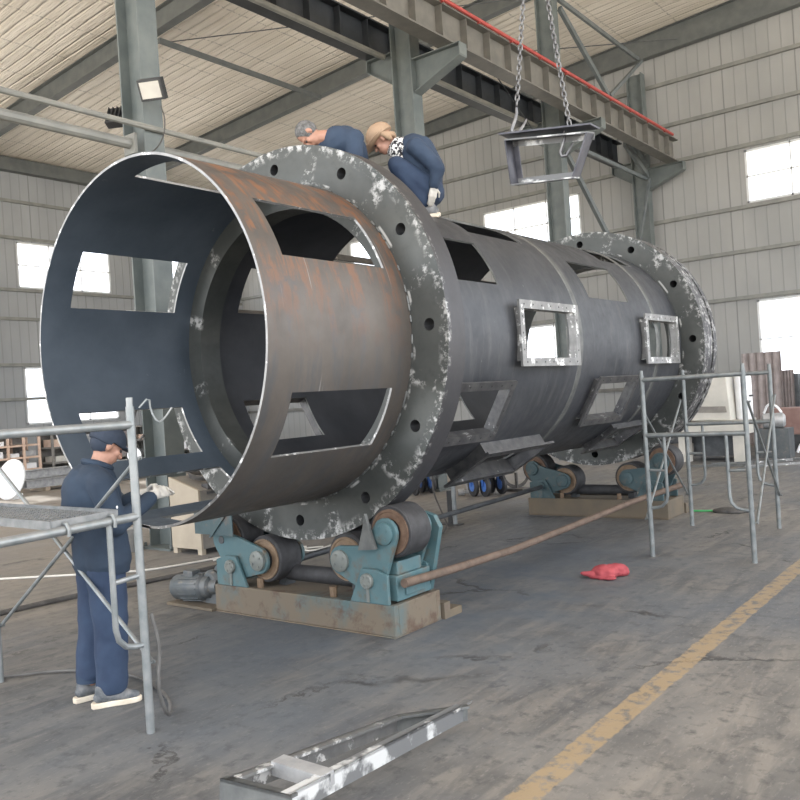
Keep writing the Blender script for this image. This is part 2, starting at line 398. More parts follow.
def organic(name, mb, mat, parent, voxel=.01, smooth=4, wrinkle=0.0, wscale=9.0, origin=None):
    """fuse overlapping closed shapes of mb into ONE continuous skin"""
    me = bpy.data.meshes.new(name + '_src'); me.from_pydata(mb.v, [], mb.f)
    import bmesh
    bm = bmesh.new(); bm.from_mesh(me); bmesh.ops.recalc_face_normals(bm, faces=bm.faces[:]); bm.to_mesh(me); bm.free()
    t = bpy.data.objects.new('tmp_src', me); COL.objects.link(t)
    r = t.modifiers.new('r', 'REMESH'); r.mode = 'VOXEL'; r.voxel_size = voxel
    if smooth:
        q = t.modifiers.new('s', 'SMOOTH'); q.factor = .5; q.iterations = smooth
    dg = bpy.context.evaluated_depsgraph_get(); dg.update()
    ev = t.evaluated_get(dg); out = bpy.data.meshes.new_from_object(ev)
    bpy.data.objects.remove(t); bpy.data.meshes.remove(me)
    out.name = name; out.materials.clear(); out.materials.append(M[mat])
    if wrinkle:
        for v in out.vertices:
            n = noise.noise(V((v.co.x * wscale, v.co.y * wscale, v.co.z * wscale * 1.6))) + .5 * noise.noise(v.co * wscale * 2.3)
            v.co += v.normal * (n * wrinkle)
    if origin is None:
        lo = V([min(v.co[i] for v in out.vertices) for i in range(3)]); hi = V([max(v.co[i] for v in out.vertices) for i in range(3)]); origin = (lo + hi) / 2
    origin = V(origin); out.transform(Matrix.Translation(-origin))
    out.polygons.foreach_set('use_smooth', [True] * len(out.polygons))
    return link(name, out, parent, origin)
# ================================================================ people
def hand(mb, wrist, d, palmn, size=1.0, curl=.6, thumb=1):
    """palm, five bent fingers and a thumb; d along the hand, palmn out of the palm"""
    d = V(d).normalized(); n = V(palmn); n = (n - d * n.dot(d)).normalized(); s = d.cross(n) * thumb; w = V(wrist)
    L = .085 * size; c = w + d * L * .5
    for k in (-1.2, -.4, .4, 1.2): mb.capsule(w + s * .012 * k, w + d * L + s * .021 * k * size, .016 * size, .0135 * size, 8)
    for k, ln in ((-1.5, .062), (-.5, .078), (.5, .084), (1.5, .074)):
        p = w + d * L + s * .0155 * k * size; a = curl * (.8 + .1 * k)
        q = p; ang = 0
        for f, r0 in ((.45, .0098), (.32, .009), (.23, .008)):
            ang += a * .55; e = q + (d * math.cos(ang) + n * math.sin(ang)) * ln * f * size * 1.15
            mb.capsule(q, e, r0 * size, (r0 - .0008) * size, 8); q = e
    p = w + d * .02 + s * .024 * size; q = p + (d * .6 + s * .75 + n * .3).normalized() * .045 * size; e = q + (d * .9 + s * .2 + n * .4).normalized() * .034 * size
    mb.capsule(p, q, .0135 * size, .0115 * size, 8); mb.capsule(q, e, .011 * size, .009 * size, 8)
def head(mb, c, f, up, side, ears=True):
    """skull, jaw, nose, brow, ears around head centre c; face looks along f"""
    R = Matrix((f, side, up)).transposed()
    mb.ball(c + up * .022 - f * .012, (.098, .077, .10), 16, R)
    mb.ball(c - up * .045 + f * .035, (.062, .058, .072), 14, R)
    mb.ball(c - up * .088 + f * .062, (.026, .028, .022), 10, R)                 # chin
    mb.capsule(c + up * .020 + f * .088, c - up * .018 + f * .112, .010, .0145, 8)   # nose
    mb.ball(c + up * .034 + f * .080, (.016, .05, .011), 10, R)                  # brow
    mb.ball(c - up * .052 + f * .093, (.012, .026, .009), 10, R)                 # lips
    for s in (-1, 1):
        mb.ball(c - up * .012 + f * .066 + side * .038 * s, (.026, .022, .022), 10, R)   # cheek
        if ears:
            mb.ball(c - f * .004 + side * .080 * s, (.020, .010, .033), 10, R); mb.ball(c - f * .000 + side * .078 * s - up * .024, (.011, .008, .013), 8, R)
def eyes(root_body, c, f, up, side):
    for s in (-1, 1):
        g = MB(); g.ball(c + up * .012 + f * .0835 + side * .031 * s, .0105, 8); g.build('eye', 'eye', root_body)
def person(name, loc, lab): return thing(name, loc, lab, 'person')
def shoe(root, heel, d, side, L=.285):
    d = V(d).normalized(); h = V(heel); s = V((-d.y, d.x, 0))
    outl = [(-.005, .03), (.03, .036), (.10, .034), (.18, .046), (.24, .042), (L - .012, .022), (L, 0), (L - .012, -.022), (.24, -.04), (.18, -.042), (.10, -.032), (.03, -.036), (-.005, -.03), (-.015, 0)]
    so = MB(); so.prism([h + d * a + s * b for a, b in outl], (0, 0, .034)); so2 = so.build('shoe_sole', 'sole', root, bevel=.006)
    u = MB(); up = V((0, 0, 1))
    u.capsule(h + d * .035 + up * .06, h + d * .10 + up * .06, .036, .036); u.capsule(h + d * .05 + up * .10, h + d * .07 + up * .07, .04, .045)
    u.capsule(h + d * .1 + up * .07, h + d * .2 + up * .048, .042, .038); u.capsule(h + d * .19 + up * .045, h + d * (L - .045) + up * .042, .038, .033)
    return organic('shoe', u, 'shoe', root, .008, 3)

# ---- worker standing at the mouth of the drum
def worker_standing():
    O = V((.27, 2.98, 0)); f = V((.27, .963, 0)).normalized(); r = V((f.y, -f.x, 0)); up = V((0, 0, 1))
    P = lambda a, b, z: O + f * a + r * b + up * z
    root = person('person', (O.x, O.y, 0), 'person in navy work clothes and dark cap standing at the drum mouth behind the scaffold')
    b = MB(); hc = P(.065, 0, 1.578); hf = (f * .80 - up * .58).normalized() ; hu = (up * .80 + f * .58).normalized(); hs = hf.cross(hu)
    hf2 = (hf + r * -.06).normalized()
    head(b, hc, hf, hu, hs)
    b.capsule(P(-.02, 0, 1.38), P(.03, 0, 1.52), .062, .056)
    b.capsule(P(-.02, 0, 1.32), P(-.02, 0, .95), .12, .11)
    for s in (-1, 1):
        b.capsule(P(-.03, .05 * s, 1.34), P(-.03, .19 * s, 1.34), .05, .05)
        b.capsule(P(-.03, .19 * s, 1.34), P(.02, .245 * s, 1.11), .05, .042)
        b.capsule(P(.02, .245 * s, 1.11), P(.30, .10 * s, 1.235), .04, .028)
        b.capsule(P(.30, .10 * s, 1.235), P(.325, .085 * s, 1.245), .027, .025)
        b.capsule(P(-.02, .09 * s, .92), P(-.02 if s > 0 else -.06, .095 * s, .5), .08, .058)
        b.capsule(P(-.02 if s > 0 else -.06, .095 * s, .5), P(-.05 if s > 0 else -.10, .095 * s, .10), .052, .036)
    hand(b, P(.325, .085, 1.245), f * .9 - r * .45 + up * .15, -up * .5 - r, 1.0, .75, 1)
    hand(b, P(.325, -.085, 1.245), f * .9 + r * .45 + up * .10, -up * .5 + r, 1.0, .75, -1)
    body = organic('body', b, 'skin', root, .0078, 2)
    eyes(body, hc, hf, hu, hs)
    for s, sd in ((1, -1), (-1, 1)):
        g = MB(); w = P(.325, .085 * s, 1.245); d = f * .9 + r * .45 * sd + up * .12
        g.capsule(w - d * .05, w, .036, .034); hand(g, w, d, -up * .5 + r * sd, 1.12, .75, s); organic('work_glove', g, 'glove', root, .007, 2)
    # jacket
    j = MB()
    j.capsule(P(-.03, 0, 1.33), P(-.02, 0, .86), .155, .165, 20)
    for s in (-1, 1):
        j.capsule(P(-.03, .06 * s, 1.30), P(-.0, .08 * s, .86), .135, .145, 18)
        j.capsule(P(-.05, .05 * s, 1.36), P(-.04, .185 * s, 1.355), .085, .085)
        j.capsule(P(-.04, .185 * s, 1.355), P(.015, .25 * s, 1.11), .085, .072); j.capsule(P(.015, .25 * s, 1.11), P(.275, .11 * s, 1.225), .068, .052)
    j.capsule(P(-.09, 0, 1.32), P(-.10, 0, 1.15), .14, .14); j.capsule(P(-.045, 0, 1.37), P(-.01, 0, 1.42), .14, .095, 18); j.capsule(P(-.05, .02, 1.37), P(-.045, .15, 1.37), .11, .088); j.capsule(P(-.05, -.02, 1.37), P(-.045, -.15, 1.37), .11, .088); j.capsule(P(-.06, .09, 1.38), P(-.06, -.09, 1.38), .10, .10)
    jk = organic('jacket', j, 'navy', root, .0125, 4, .006, 8)
    # cut hem flat
    for v in jk.data.vertices:
        z = v.co.z + ORI[jk.name].z
        if z < .80: v.co.z = .80 + (z - .80) * .08 - ORI[jk.name].z
    g = MB(); g.tube([P(.0 + .078 * math.cos(t), .078 * math.sin(t), 1.468 - .03 * math.cos(t)) + up * 0 for t in [2 * PI * k / 20 for k in range(20)]], .021, 8, closed=True); g.build('collar', 'navy', root)
    for k in range(2):
        g = MB(); c = P(.025 - .02 * k, .315, 1.14 + .08 * k); g.ball(c, (.006, .006, .010), 8); g.build('button', 'whitepaint', root)
    # trousers
    t = MB()
    t.capsule(P(-.02, -.06, .90), P(-.02, .06, .90), .135, .135)
    for s in (-1, 1):
        k = P(-.01 if s > 0 else -.045, .095 * s, .49); a = P(-.025 if s > 0 else -.095, .095 * s, .115 if s > 0 else .16)
        t.capsule(P(-.02, .085 * s, .88), k, .125, .105, 16); t.capsule(k, a, .102, .095, 16)
    tr = organic('trousers', t, 'denim', root, .0125, 4, .007, 7)
    lo = min(v.co.z for v in tr.data.vertices) + ORI[tr.name].z
    for v in tr.data.vertices:
        q = v.co + ORI[tr.name]; side_r = (q - O).dot(r) > 0; lim = .075 if side_r else .125
        if q.z < lim: v.co.z = lim + (q.z - lim) * .05 - ORI[tr.name].z
    for s, lim, a in ((-1, .13, -.095),):
        g = MB(); c = P(a, .095 * s, lim); g.lathe(c - up * .012, (0, 0, 1), [(.083, 0), (.089, 0), (.091, .05), (.083, .05)], 20, closed=True); g.build('trouser_cuff', 'navy2', root)
    shoe(root, P(-.145, .095, 0), f * .96 + r * .26, r); shoe(root, P(-.20, -.095, 0), f, r)
    # cap
    c = MB(); R = Matrix((hf, hs, hu)).transposed(); c.ball(hc + hu * .045 - hf * .016, (.122, .098, .10), 18, R)
    c.ball(hc + hu * .045 + hf * .11, (.06, .07, .010), 12, R)
    cp = organic('cap', c, 'capnavy', root, .007, 3, .001)
    for v in cp.data.vertices:                      # cut the crown off above ears and brow
        q = v.co + ORI[cp.name] - hc; h = q.dot(hu)
        lim = .0 if q.dot(hf) < .0 else .03
        if h < lim: v.co += hu * ((lim - h) * .93)
    hr = MB(); hr.ball(hc + hu * .004 - hf * .028, (.085, .079, .075), 16, R); organic('hair', hr, 'capnavy', root, .008, 2)
    return root
worker_standing()

# ---- worker in the tan hat crouching on the drum
def worker_crouching():
    O = V((.56, 6.40, 3.43)); f = V((-.86, -.51, 0)).normalized(); l = V((-f.y, f.x, 0)); up = V((0, 0, 1))     # l: the side towards the camera
    if l.dot(V((5, -6, 0))) < 0: l = -l
    P = lambda a, b, z: O + f * a + l * b + up * z
    root = person('person', O, 'person in tan hat, patterned scarf and blue work clothes crouching on top of the drum')
    hc = P(.41, .0, .735); hf = (f * .74 - up * .67).normalized(); hu = (up * .74 + f * .67).normalized(); hs = hf.cross(hu)
    b = MB(); head(b, hc, hf, hu, hs)
    sh = P(.13, 0, .63); hip = P(.0, 0, .24)
    b.capsule(P(.18, 0, .63), P(.34, 0, .69), .06, .055); b.capsule(sh, hip, .10, .09)
    J = {}
    for s in (-1, 1):
        S = P(.09, .17 * s, .60); E = P(-.095, .235 * s, .37) if s > 0 else P(.20, .25 * s, .36); W = P(-.05, .215 * s, .215) if s > 0 else P(.38, .16 * s, .26)
        K = P(.28, .12 * s, .46); A = P(.06, .11 * s, .09)
        H = P(.0, .09 * s, .22); J[s] = (S, E, W, K, A, H)
        b.capsule(P(.11, .08 * s, .62), S, .06, .052); b.capsule(S, E, .048, .04); b.capsule(E, W, .038, .028)
        b.capsule(H, K, .08, .056); b.capsule(K, A, .052, .036)
    body = organic('body', b, 'skin', root, .0078, 2); eyes(body, hc, hf, hu, hs)
    j = MB(); j.capsule(sh, P(.02, 0, .28), .145, .150, 18); j.capsule(P(.07, 0, .61), P(.0, 0, .42), .14, .145, 18)
    t = MB(); t.capsule(P(.0, -.07, .22), P(.0, .07, .22), .13, .13)
    for s in (-1, 1):
        S, E, W, K, A, H = J[s]
        j.capsule(P(.11, .05 * s, .615), S, .09, .085); j.capsule(S, E, .082, .07); j.capsule(E, W.lerp(E, .12), .068, .052)
        t.capsule(H, K, .115, .09, 16); t.capsule(K, A + up * .03, .088, .078, 16)
    organic('jacket', j, 'navy2', root, .0125, 4, .006, 9); organic('trousers', t, 'denim', root, .0125, 4, .006, 8)
    for s in (-1, 1):
        S, E, W, K, A, H = J[s]; g = MB(); d = (W - E).normalized(); g.capsule(W - d * .03, W + d * .01, .034, .034); hand(g, W, d + up * -.2, -l * s + f * .4, 1.08, .7, s); organic('work_glove', g, 'glove', root, .0065, 2)
        sh0 = P(-.06, .11 * s, .012 if s < 0 else -.045); 
        shoe(root, sh0, f, l)
    g = MB(); g.lathe(P(.20, 0, .60), (hc - P(.18, 0, .58)), [(.085, 0), (.115, .02), (.118, .07), (.105, .13), (.075, .16)], 20); g.capsule(P(.26, .08, .60), P(.24, .10, .50), .035, .02)
    organic('scarf', g, 'scarf', root, .009, 3, .006, 16)
    h = MB(); R = Matrix((hf, hs, hu)).transposed(); h.ball(hc + hu * .06 - hf * .008, (.140, .118, .122), 18, R)
    h.ball(hc + hu * .052 + hf * .05, (.172, .145, .016), 18, R)
    ht = organic('hat', h, 'tan', root, .008, 3, .002, 12)
    for v in ht.data.vertices:
        q = v.co + ORI[ht.name] - hc; k = q.dot(hu)
        if k < .035: v.co += hu * ((.035 - k) * .9)
    ep = MB()
    for s in (-1, 1): 
        q = hc + hs * .085 * s - hf * .03; ep.capsule(q + hu * .03, q - hu * .05 - hf * .02, .022, .028)
        ep.capsule(q + hu * .03, hc - hf * .10 + hs * .03 * s - hu * .03, .022, .03)
    organic('hat_flap', ep, 'tan', root, .008, 3, .002)
    return root
worker_crouching()

# ---- grey haired worker bending down behind the flange
def worker_kneeling():
    up = V((0, 0, 1)); rt = V((.76, .65, 0)).normalized(); H = V((-.085, 5.50, 4.155)); f = -rt; l = V((.65, -.76, 0)).normalized()
    root = person('person', (0, 6.3, 3.565), 'grey-haired person in blue jacket bending down on the drum behind the near flange')
    P = lambda a, b, z: H + rt * a + l * b + up * z
    hf = (f * .16 - up * .97 + l * .10).normalized(); hu = (f * .97 + up * .16).normalized(); hs = hf.cross(hu).normalized(); hu = hs.cross(hf).normalized()
    b = MB(); head(b, H, hf, hu, hs)
    sh = P(.27, -.05, -.06); hip = P(.40, -.36, -.28)
    b.capsule(P(.06, 0, -.03), P(.22, 0, -.03), .058, .064); b.capsule(sh, hip, .12, .13)
    J = {}
    for s in (-1, 1):
        SD = V((rt * .9 + l * .42)).normalized(); S = P(.25, 0, -.08) + SD * .165 * s; E = S - up * .24 - rt * .06 + SD * .05 * s; W = E - up * .14 - rt * .14; AXD = V((rt * .42 - l * .9)).normalized(); SD = V((rt * .9 + l * .42)).normalized(); HP = P(.40, -.36, -.28) + SD * .09 * s; K = HP - AXD * .30 + SD * .03 * s - up * .22; A = HP + AXD * .12 - up * .29
        J[s] = (S, E, W, K, A, HP)
        b.capsule(P(.25, 0, -.06), S, .06, .052); b.capsule(S, E, .048, .04); b.capsule(E, W, .038, .028); b.capsule(HP, K, .08, .056); b.capsule(K, A, .05, .036)
        hand(b, W, (W - E) + up * -.1, f * .3 - up, 1.0, .5, s)
    body = organic('body', b, 'skin', root, .0078, 2); eyes(body, H, hf, hu, hs)
    j = MB(); j.capsule(P(.26, -.03, -.075), P(.40, -.34, -.25), .15, .155, 18); j.capsule(P(.31, -.10, -.055), P(.37, -.24, -.13), .15, .155, 18)
    t = MB(); t.capsule(P(.40, -.36, -.28) - V((rt * .9 + l * .42)) * .07, P(.40, -.36, -.28) + V((rt * .9 + l * .42)) * .07, .13, .13)
    for s in (-1, 1):
        S, E, W, K, A, HP = J[s]; j.capsule(P(.26, -.02, -.06), S, .095, .088); j.capsule(S, E, .083, .07); j.capsule(E, W.lerp(E, .12), .066, .05)
        t.capsule(HP, K + up * .03, .11, .09, 16); t.capsule(K + up * .03, A + up * .02, .082, .07, 16)
        so = MB(); so.capsule(A - up * .01, A - up * .02 - (HP - K).normalized() * -.10, .042, .035); organic('shoe', so, 'shoe', root, .009, 2)
    organic('jacket', j, 'navy2', root, .0125, 4, .006, 9); organic('trousers', t, 'denim', root, .0125, 4, .006, 8)
    g = MB(); d = (P(.14, 0, -.03) - P(.24, 0, -.04)); g.lathe(P(.245, 0, -.035), d, [(.075, 0), (.092, .0), (.090, .045), (.073, .045)], 20, closed=True); g.build('collar', 'navy', root)
    hr = MB(); R = Matrix((hf, hs, hu)).transposed(); hr.ball(H + hu * .028 - hf * .022, (.102, .086, .102), 18, R)
    h = organic('hair', hr, 'hair', root, .007, 2, .002, 40)
    for v in h.data.vertices:
        q = v.co + ORI[h.name] - H; k = q.dot(hf)
        if k > .05: v.co -= hf * (k - .05)
    return root
worker_kneeling()
# ================================================================ the hall
XL, XR, YB, YE = -22.5, 14.0, -7.0, 24.8
CX0 = -4.3                                   # column row
FR = [.85, 6.85, 12.85, 18.85]               # portal frames across the hall
def roofz(x): return 12.32 + .07 * x
fl = MB(); fl.bb((XL - .3, YB, -.2), (XR, YE + .3, 0)); struct(fl.build('floor', 'floor', smooth=False))
rf = MB(); rf.prism([(XL - .3, YB, roofz(XL - .3)), (XR, YB, roofz(XR)), (XR, YB, roofz(XR) + .12), (XL - .3, YB, roofz(XL - .3) + .12)], (0, YE + .3 - YB, 0))
struct(rf.build('ceiling', 'roof', smooth=False))

def wall_cells(axis, c0, c1, a0, a1, topf, holes):
    """wall with openings; axis 'x': wall plane runs along x at y=c0..c1, else along y"""
    mb = MB()
    As = sorted({a0, a1} | {h[0] for h in holes} | {h[1] for h in holes})
    Zs = sorted({0.0} | {h[2] for h in holes} | {h[3] for h in holes})
    for i in range(len(As) - 1):
        p, q = As[i], As[i + 1]
        for j in range(len(Zs)):
            z0 = Zs[j]; last = j == len(Zs) - 1
            mid = ((p + q) / 2, (z0 + (Zs[j + 1] if not last else 99)) / 2)
            if any(h[0] < mid[0] < h[1] and h[2] < mid[1] < h[3] for h in holes): continue
            zp, zq = (topf(p), topf(q)) if last else (Zs[j + 1],) * 2
            if axis == 'x': mb.prism([(p, c0, z0), (q, c0, z0), (q, c0, zq), (p, c0, zp)], (0, c1 - c0, 0))
            else: mb.prism([(c0, p, z0), (c0, q, z0), (c0, q, zq), (c0, p, zp)], (c1 - c0, 0, 0))
    return mb
WE = [(-1.46, 2.1, 6.59, 8.08), (-1.38, 2.1, 1.66, 3.87), (4.6, 8.2, 6.59, 8.08), (4.6, 8.2, 1.66, 3.87),
      (-10.1, -6.5, 6.4, 7.92), (-10.1, -6.5, 1.66, 3.87), (-16.2, -12.6, 6.4, 7.92), (-16.2, -12.6, 1.66, 3.87)]
WL = [(14.78, 18.36, 6.36, 7.95), (14.78, 18.36, 1.7, 3.66), (20.7, 24.0, 6.36, 7.95), (20.7, 24.0, 1.7, 3.66), (8.8, 12.4, 6.36, 7.95), (8.8, 12.4, 1.7, 3.66)]
struct(wall_cells('x', YE, YE + .2, XL, XR, roofz, WE).build('wall_end', 'wall_end', smooth=False))
struct(wall_cells('y', XL - .2, XL, YB, YE, lambda y: roofz(XL), WL).build('wall_left', 'wall_left', smooth=False))
wn = 0
def window(axis, c, h):
    global wn; wn += 1
    a0, a1, z0, z1 = h; f = MB(); g = MB()
    def bb(m, p, q, za, zb, t0=-.03, t1=.1):
        if axis == 'x': m.bb((p, c - t1 + .1, za), (q, c + t1, zb))
        else: m.bb((c - t1, p, za), (c + t1 - .1, q, zb))
    w = .06
    bb(f, a0, a1, z0, z0 + w); bb(f, a0, a1, z1 - w, z1); bb(f, a0, a0 + w, z0, z1); bb(f, a1 - w, a1, z0, z1)
    for k in (1, 2):
        m = a0 + (a1 - a0) * k / 3; bb(f, m - .02, m + .02, z0, z1)
    zm = (z0 + z1) / 2; bb(f, a0, a1, zm - .02, zm + .02)
    o = struct(f.build('window_%d' % wn, 'winframe', smooth=False))
    if axis == 'x': g.bb((a0 + .02, c + .06, z0 + .02), (a1 - .02, c + .066, z1 - .02))
    else: g.bb((c - .066, a0 + .02, z0 + .02), (c - .06, a1 - .02, z1 - .02))
    g.build('window_pane', 'glass', o, smooth=False)
for h in WE: window('x', YE, h)
for h in WL: window('y', XL, h)
# girts along both walls
tn = 0
def trim(mb, mat):
    global tn; tn += 1; return struct(mb.build('trim_%d' % tn, mat, smooth=False))
for z in (10.53, 9.29, 8.2, 6.5, 5.27, 3.97, 1.6):
    t = MB()
    t.bb((XL + .02, YE - .11, z - .05), (XR, YE, z + .05)); trim(t, 'pipe_tie' if z != 1.6 else 'girder')
for z in (9.3, 8.05, 6.28, 5.3, 3.74, 2.58):
    t = MB(); t.bb((XL, YB, z - .05), (XL + .1, YE - .12, z + .05)); trim(t, 'pipe_tie')
t = MB(); t.bb((XL, YB, 10.28), (XL + .3, YE - .12, 10.72)); trim(t, 'rafter')

# rafters
def rafter(y, lab, endr=False):
    mb = MB(); x0, x1 = XL + .31, XR
    def bz(x): return (11.53 + .042 * x if endr else 11.80 + .07 * x)
    poly = [(x0, y, bz(x0)), (x1, y, bz(x1)), (x1, y, roofz(x1) - .005), (x0, y, roofz(x0) - .005)]
    mb.prism([V(q) - V((0, .008, 0)) for q in poly], (0, .016, 0))
    for s in (0, 1):
        f = (lambda x: bz(x)) if s == 0 else (lambda x: roofz(x) - .025)
        mb.prism([(x0, y - .12, f(x0)), (x1, y - .12, f(x1)), (x1, y - .12, f(x1) + .02), (x0, y - .12, f(x0) + .02)], (0, .24, 0))
    for k in range(5):                                        # purlin cleats under the flange
        x = -19 + k * 3.4
        mb.bb((x - .05, y + .008, bz(x) + .02), (x + .05, y + .10, bz(x) + .22))
    return tag(mb.build('roof_rafter', 'rafter', smooth=False), lab, 'roof beam', 'rafters across the hall')
rafter(12.85, 'grey steel roof rafter passing behind the column at the open end of the drum')
rafter(18.85, 'grey steel roof rafter sloping down behind the heads of the two workers on the drum')
rafter(24.62, 'deep grey steel roof rafter running along the top of the ribbed end wall', True)

# columns
def column(y, lab, top=True):
    root = thing('steel_column', (CX0, y, 0), lab, 'column', 'columns carrying the crane beams')
    mb = MB(); z1 = roofz(CX0) - .55 if y < 24 else 10.9
    mb.bb((CX0 - .23, y - .15, .03), (CX0 - .205, y + .15, z1)); mb.bb((CX0 + .205, y - .15, .03), (CX0 + .23, y + .15, z1))
    mb.bb((CX0 - .205, y - .008, .03), (CX0 + .205, y + .008, z1)); mb.build('shaft', 'column', root, smooth=False)
    b = MB(); b.bb((CX0 - .32, y - .24, 0), (CX0 + .32, y + .24, .03))
    for sx in (-1, 1):
        for sy in (-1, 1): b.cone((CX0 + sx * .27, y + sy * .19, .03), (CX0 + sx * .27, y + sy * .19, .08), .02, n=6)
    b.build('base_plate', 'column', root, smooth=False)
    for sx, name in ((1, 'bracket'), (-1, 'bracket')):
        br = MB(); xa = CX0 + sx * .232; xb = CX0 + sx * (1.28 if sx > 0 else .85); zt = 8.06 if sx > 0 else 8.33
        poly = [(xa, y, zt), (xb, y, zt), (xb, y, zt - .22), (xa, y, zt - .62)]
        br.prism([V(q) - V((0, .008, 0)) for q in poly], (0, .016, 0))
        br.bb((min(xa, xb), y - .12, zt - .02), (max(xa, xb), y + .12, zt))
        br.prism([(xb, y - .12, zt - .24), (xa, y - .12, zt - .64), (xa, y - .12, zt - .62), (xb, y - .12, zt - .22)], (0, .24, 0))
        br.bb((xb - .01, y - .12, zt - .22), (xb + .01, y + .12, zt))
        br.build(name, 'column', root, smooth=False)
    return root
c1 = column(6.85, 'grey green steel column with floodlight standing left of the drum')
column(12.85, 'grey green steel column rising behind the worker in the tan hat')
column(18.85, 'steel column behind the hanging frame, before the end wall')
column(24.4, 'steel column standing against the ribbed end wall')

# crane runway girders
def girder(x, zb, h, lab, y0=.85, y1=24.35, red=False, mat='girder'):
    root = thing('crane_girder', (x, y0, zb), lab, 'crane beam')
    mb = MB(); mb.isec((x, y0, zb + h / 2), (x, y1, zb + h / 2), .34, h, .03, .02); mb.build('beam', mat, root, smooth=False)
    n = int((y1 - y0) / .8)
    for k in range(n):
        y = y0 + .4 + k * .8
        if y < 9: continue
        for s in (-1, 1):
            if s < 0 and red: continue
            q = MB(); q.bb((x + s * .01, y - .006, zb + .03), (x + s * .15, y + .006, zb + h - .03)); q.build('stiffener', mat, root, smooth=False)
    r = MB(); r.bb((x - .03, y0, zb + h), (x + .03, y1, zb + h + .07)); r.build('rail', 'darksteel', root, smooth=False)
    if red:
        q = MB(); q.tube([(x + .2, y0, zb + h + .03), (x + .2, y1 - .5, zb + h + .03)], .038, 8)
        for k in range(12): q.bb((x + .15, 10 + k * 1.2, zb + h - .03), (x + .22, 10.03 + k * 1.2, zb + h + .06))
        q.build('power_rail', 'red', root)
    return root
girder(-3.3, 8.06, .64, 'grey stiffened crane runway beam with a red power rail on top', red=True)
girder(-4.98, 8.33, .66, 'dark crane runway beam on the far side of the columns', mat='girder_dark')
g = MB(); g.tube([(-4.72, .97, 8.274), (-4.72, 12.73, 8.274)], .055, 8); g2 = MB(); g2.tube([(-4.72, 12.97, 8.274), (-4.72, 18.73, 8.274)], .055, 8)
tag(g.build('tie_pipe', 'pipe_tie'), 'pale pipe under the dark crane beam, left of the column behind the tan hat', 'pipe')
tag(g2.build('tie_pipe', 'pipe_tie'), 'pale pipe under the dark crane beam, right of the column behind the tan hat', 'pipe')
# pipes tied to the near columns
g = MB(); g.tube([(-4.03, .85, 5.47), (-4.03, 12.85, 5.47)], .04, 8)
for k in range(5): g.cone((-4.03, 3.9 + k * .06, 5.5), (-4.03, 3.9 + k * .06, 5.53), .02, n=6)
tag(g.build('conduit_pipe', 'pipe_tie'), 'thin grey conduit running across the front of the column, upper of two', 'pipe')
g = MB(); g.tube([(-4.3, .9, 5.3), (-4.3, 6.66, 5.3)], .07, 10); g.bb((-4.42, 6.62, 5.16), (-4.18, 6.66, 5.42))
tag(g.build('strut_pipe', 'pipe_tie'), 'thick grey strut pipe ending at the left side of the column', 'pipe')
g = MB(); g.tube([(-4.3, 7.04, 5.3), (-4.3, 12.66, 5.3)], .07, 10); g.bb((-4.42, 7.0, 5.16), (-4.18, 7.04, 5.42))
tag(g.build('strut_pipe', 'pipe_tie'), 'thick grey strut pipe leaving the right side of the column towards the drum', 'pipe')
# bracing between the last two columns
bk = 0
def brace(a, b, lab, r=.06):
    global bk; bk += 1; X = CX0 + .16 + .055 * (bk % 4)
    g = MB(); g.bar((X, *a), (X, *b), r, r * 1.6); return tag(g.build('brace_bar', 'brace', smooth=False), lab, 'brace')
brace((19.04, 11.32), (24.2, 11.25), 'topmost horizontal steel strut between the last two columns', .07)
brace((19.04, 11.05), (24.2, 8.15), 'steel brace sloping down to the right under the topmost strut', .09)
brace((24.2, 11.2), (21.7, 9.55), 'short steel brace sloping down to the left from the end wall column')
brace((19.12, 7.55), (24.2, 3.4), 'long steel brace sloping down right below the crane beam', .09)
brace((19.04, 7.78), (24.2, 7.74), 'horizontal steel strut below the crane beam')
brace((22.6, 8.45), (24.2, 7.82), 'knee brace from crane beam down to end wall column', .09)
brace((24.2, 7.7), (22.6, 4.9), 'thin steel brace sloping down left from the end wall column')
# thin wire ties under the roof
for a, b, lab in (((-13, 12.98, 11.1), (-5.2, 18.7, 11.55), 'thin roof tie rod crossing above the grey haired worker'),
                  ((-4.62, 18.68, 7.9), (-4.58, 13.02, 11.0), 'thin tie rod slanting up beside the column behind the tan hat'),
                  ((-9.5, 18.98, 11.3), (-3.0, 24.45, 11.6), 'thin roof tie rod near the end wall')):
    g = MB(); g.tube([a, b], .014, 6); tag(g.build('tie_rod', 'darksteel'), lab, 'rod')
g = MB(); g.bar((-11.8, 13.0, 10.9), (-11.8, 18.75, 10.9), .09, .12); tag(g.build('purlin', 'rafter', smooth=False), 'dark purlin between two roof rafters above the grey haired worker', 'roof beam')

# floodlight on the first column
def floodlight(c, yaw, lab, arm):
    c = V(c); root = thing('floodlight', c, lab, 'lamp')
    R = Matrix.Rotation(yaw, 3, 'Z') @ Matrix.Rotation(rad(28), 3, 'X')
    b = MB(); b.box(c, (.32, .12, .26), R)
    for k in range(5): b.box(c + R @ V((-.12 + k * .06, .08, 0)), (.012, .05, .22), R)
    b.build('housing', 'black', root, smooth=False, bevel=.008)
    l = MB(); l.box(c + R @ V((0, -.063, 0)), (.26, .012, .2), R); l.build('lens', 'lampglass', root, smooth=False)
    a = MB(); a.bar(c + R @ V((-.17, .02, 0)), V(arm), .03, .03); a.bar(c + R @ V((-.17, .02, 0)), c + R @ V((.17, .02, 0)) , .02, .02); a.build('mounting_arm', 'black', root, smooth=False)
    return root
floodlight((-3.80, 6.66, 5.88), rad(28), 'square black floodlight facing the drum on the right side of the column', (-4.06, 6.72, 5.95))
floodlight((-4.83, 6.86, 5.83), rad(208), 'floodlight turned away on the left side of the column', (-4.54, 6.86, 5.7))
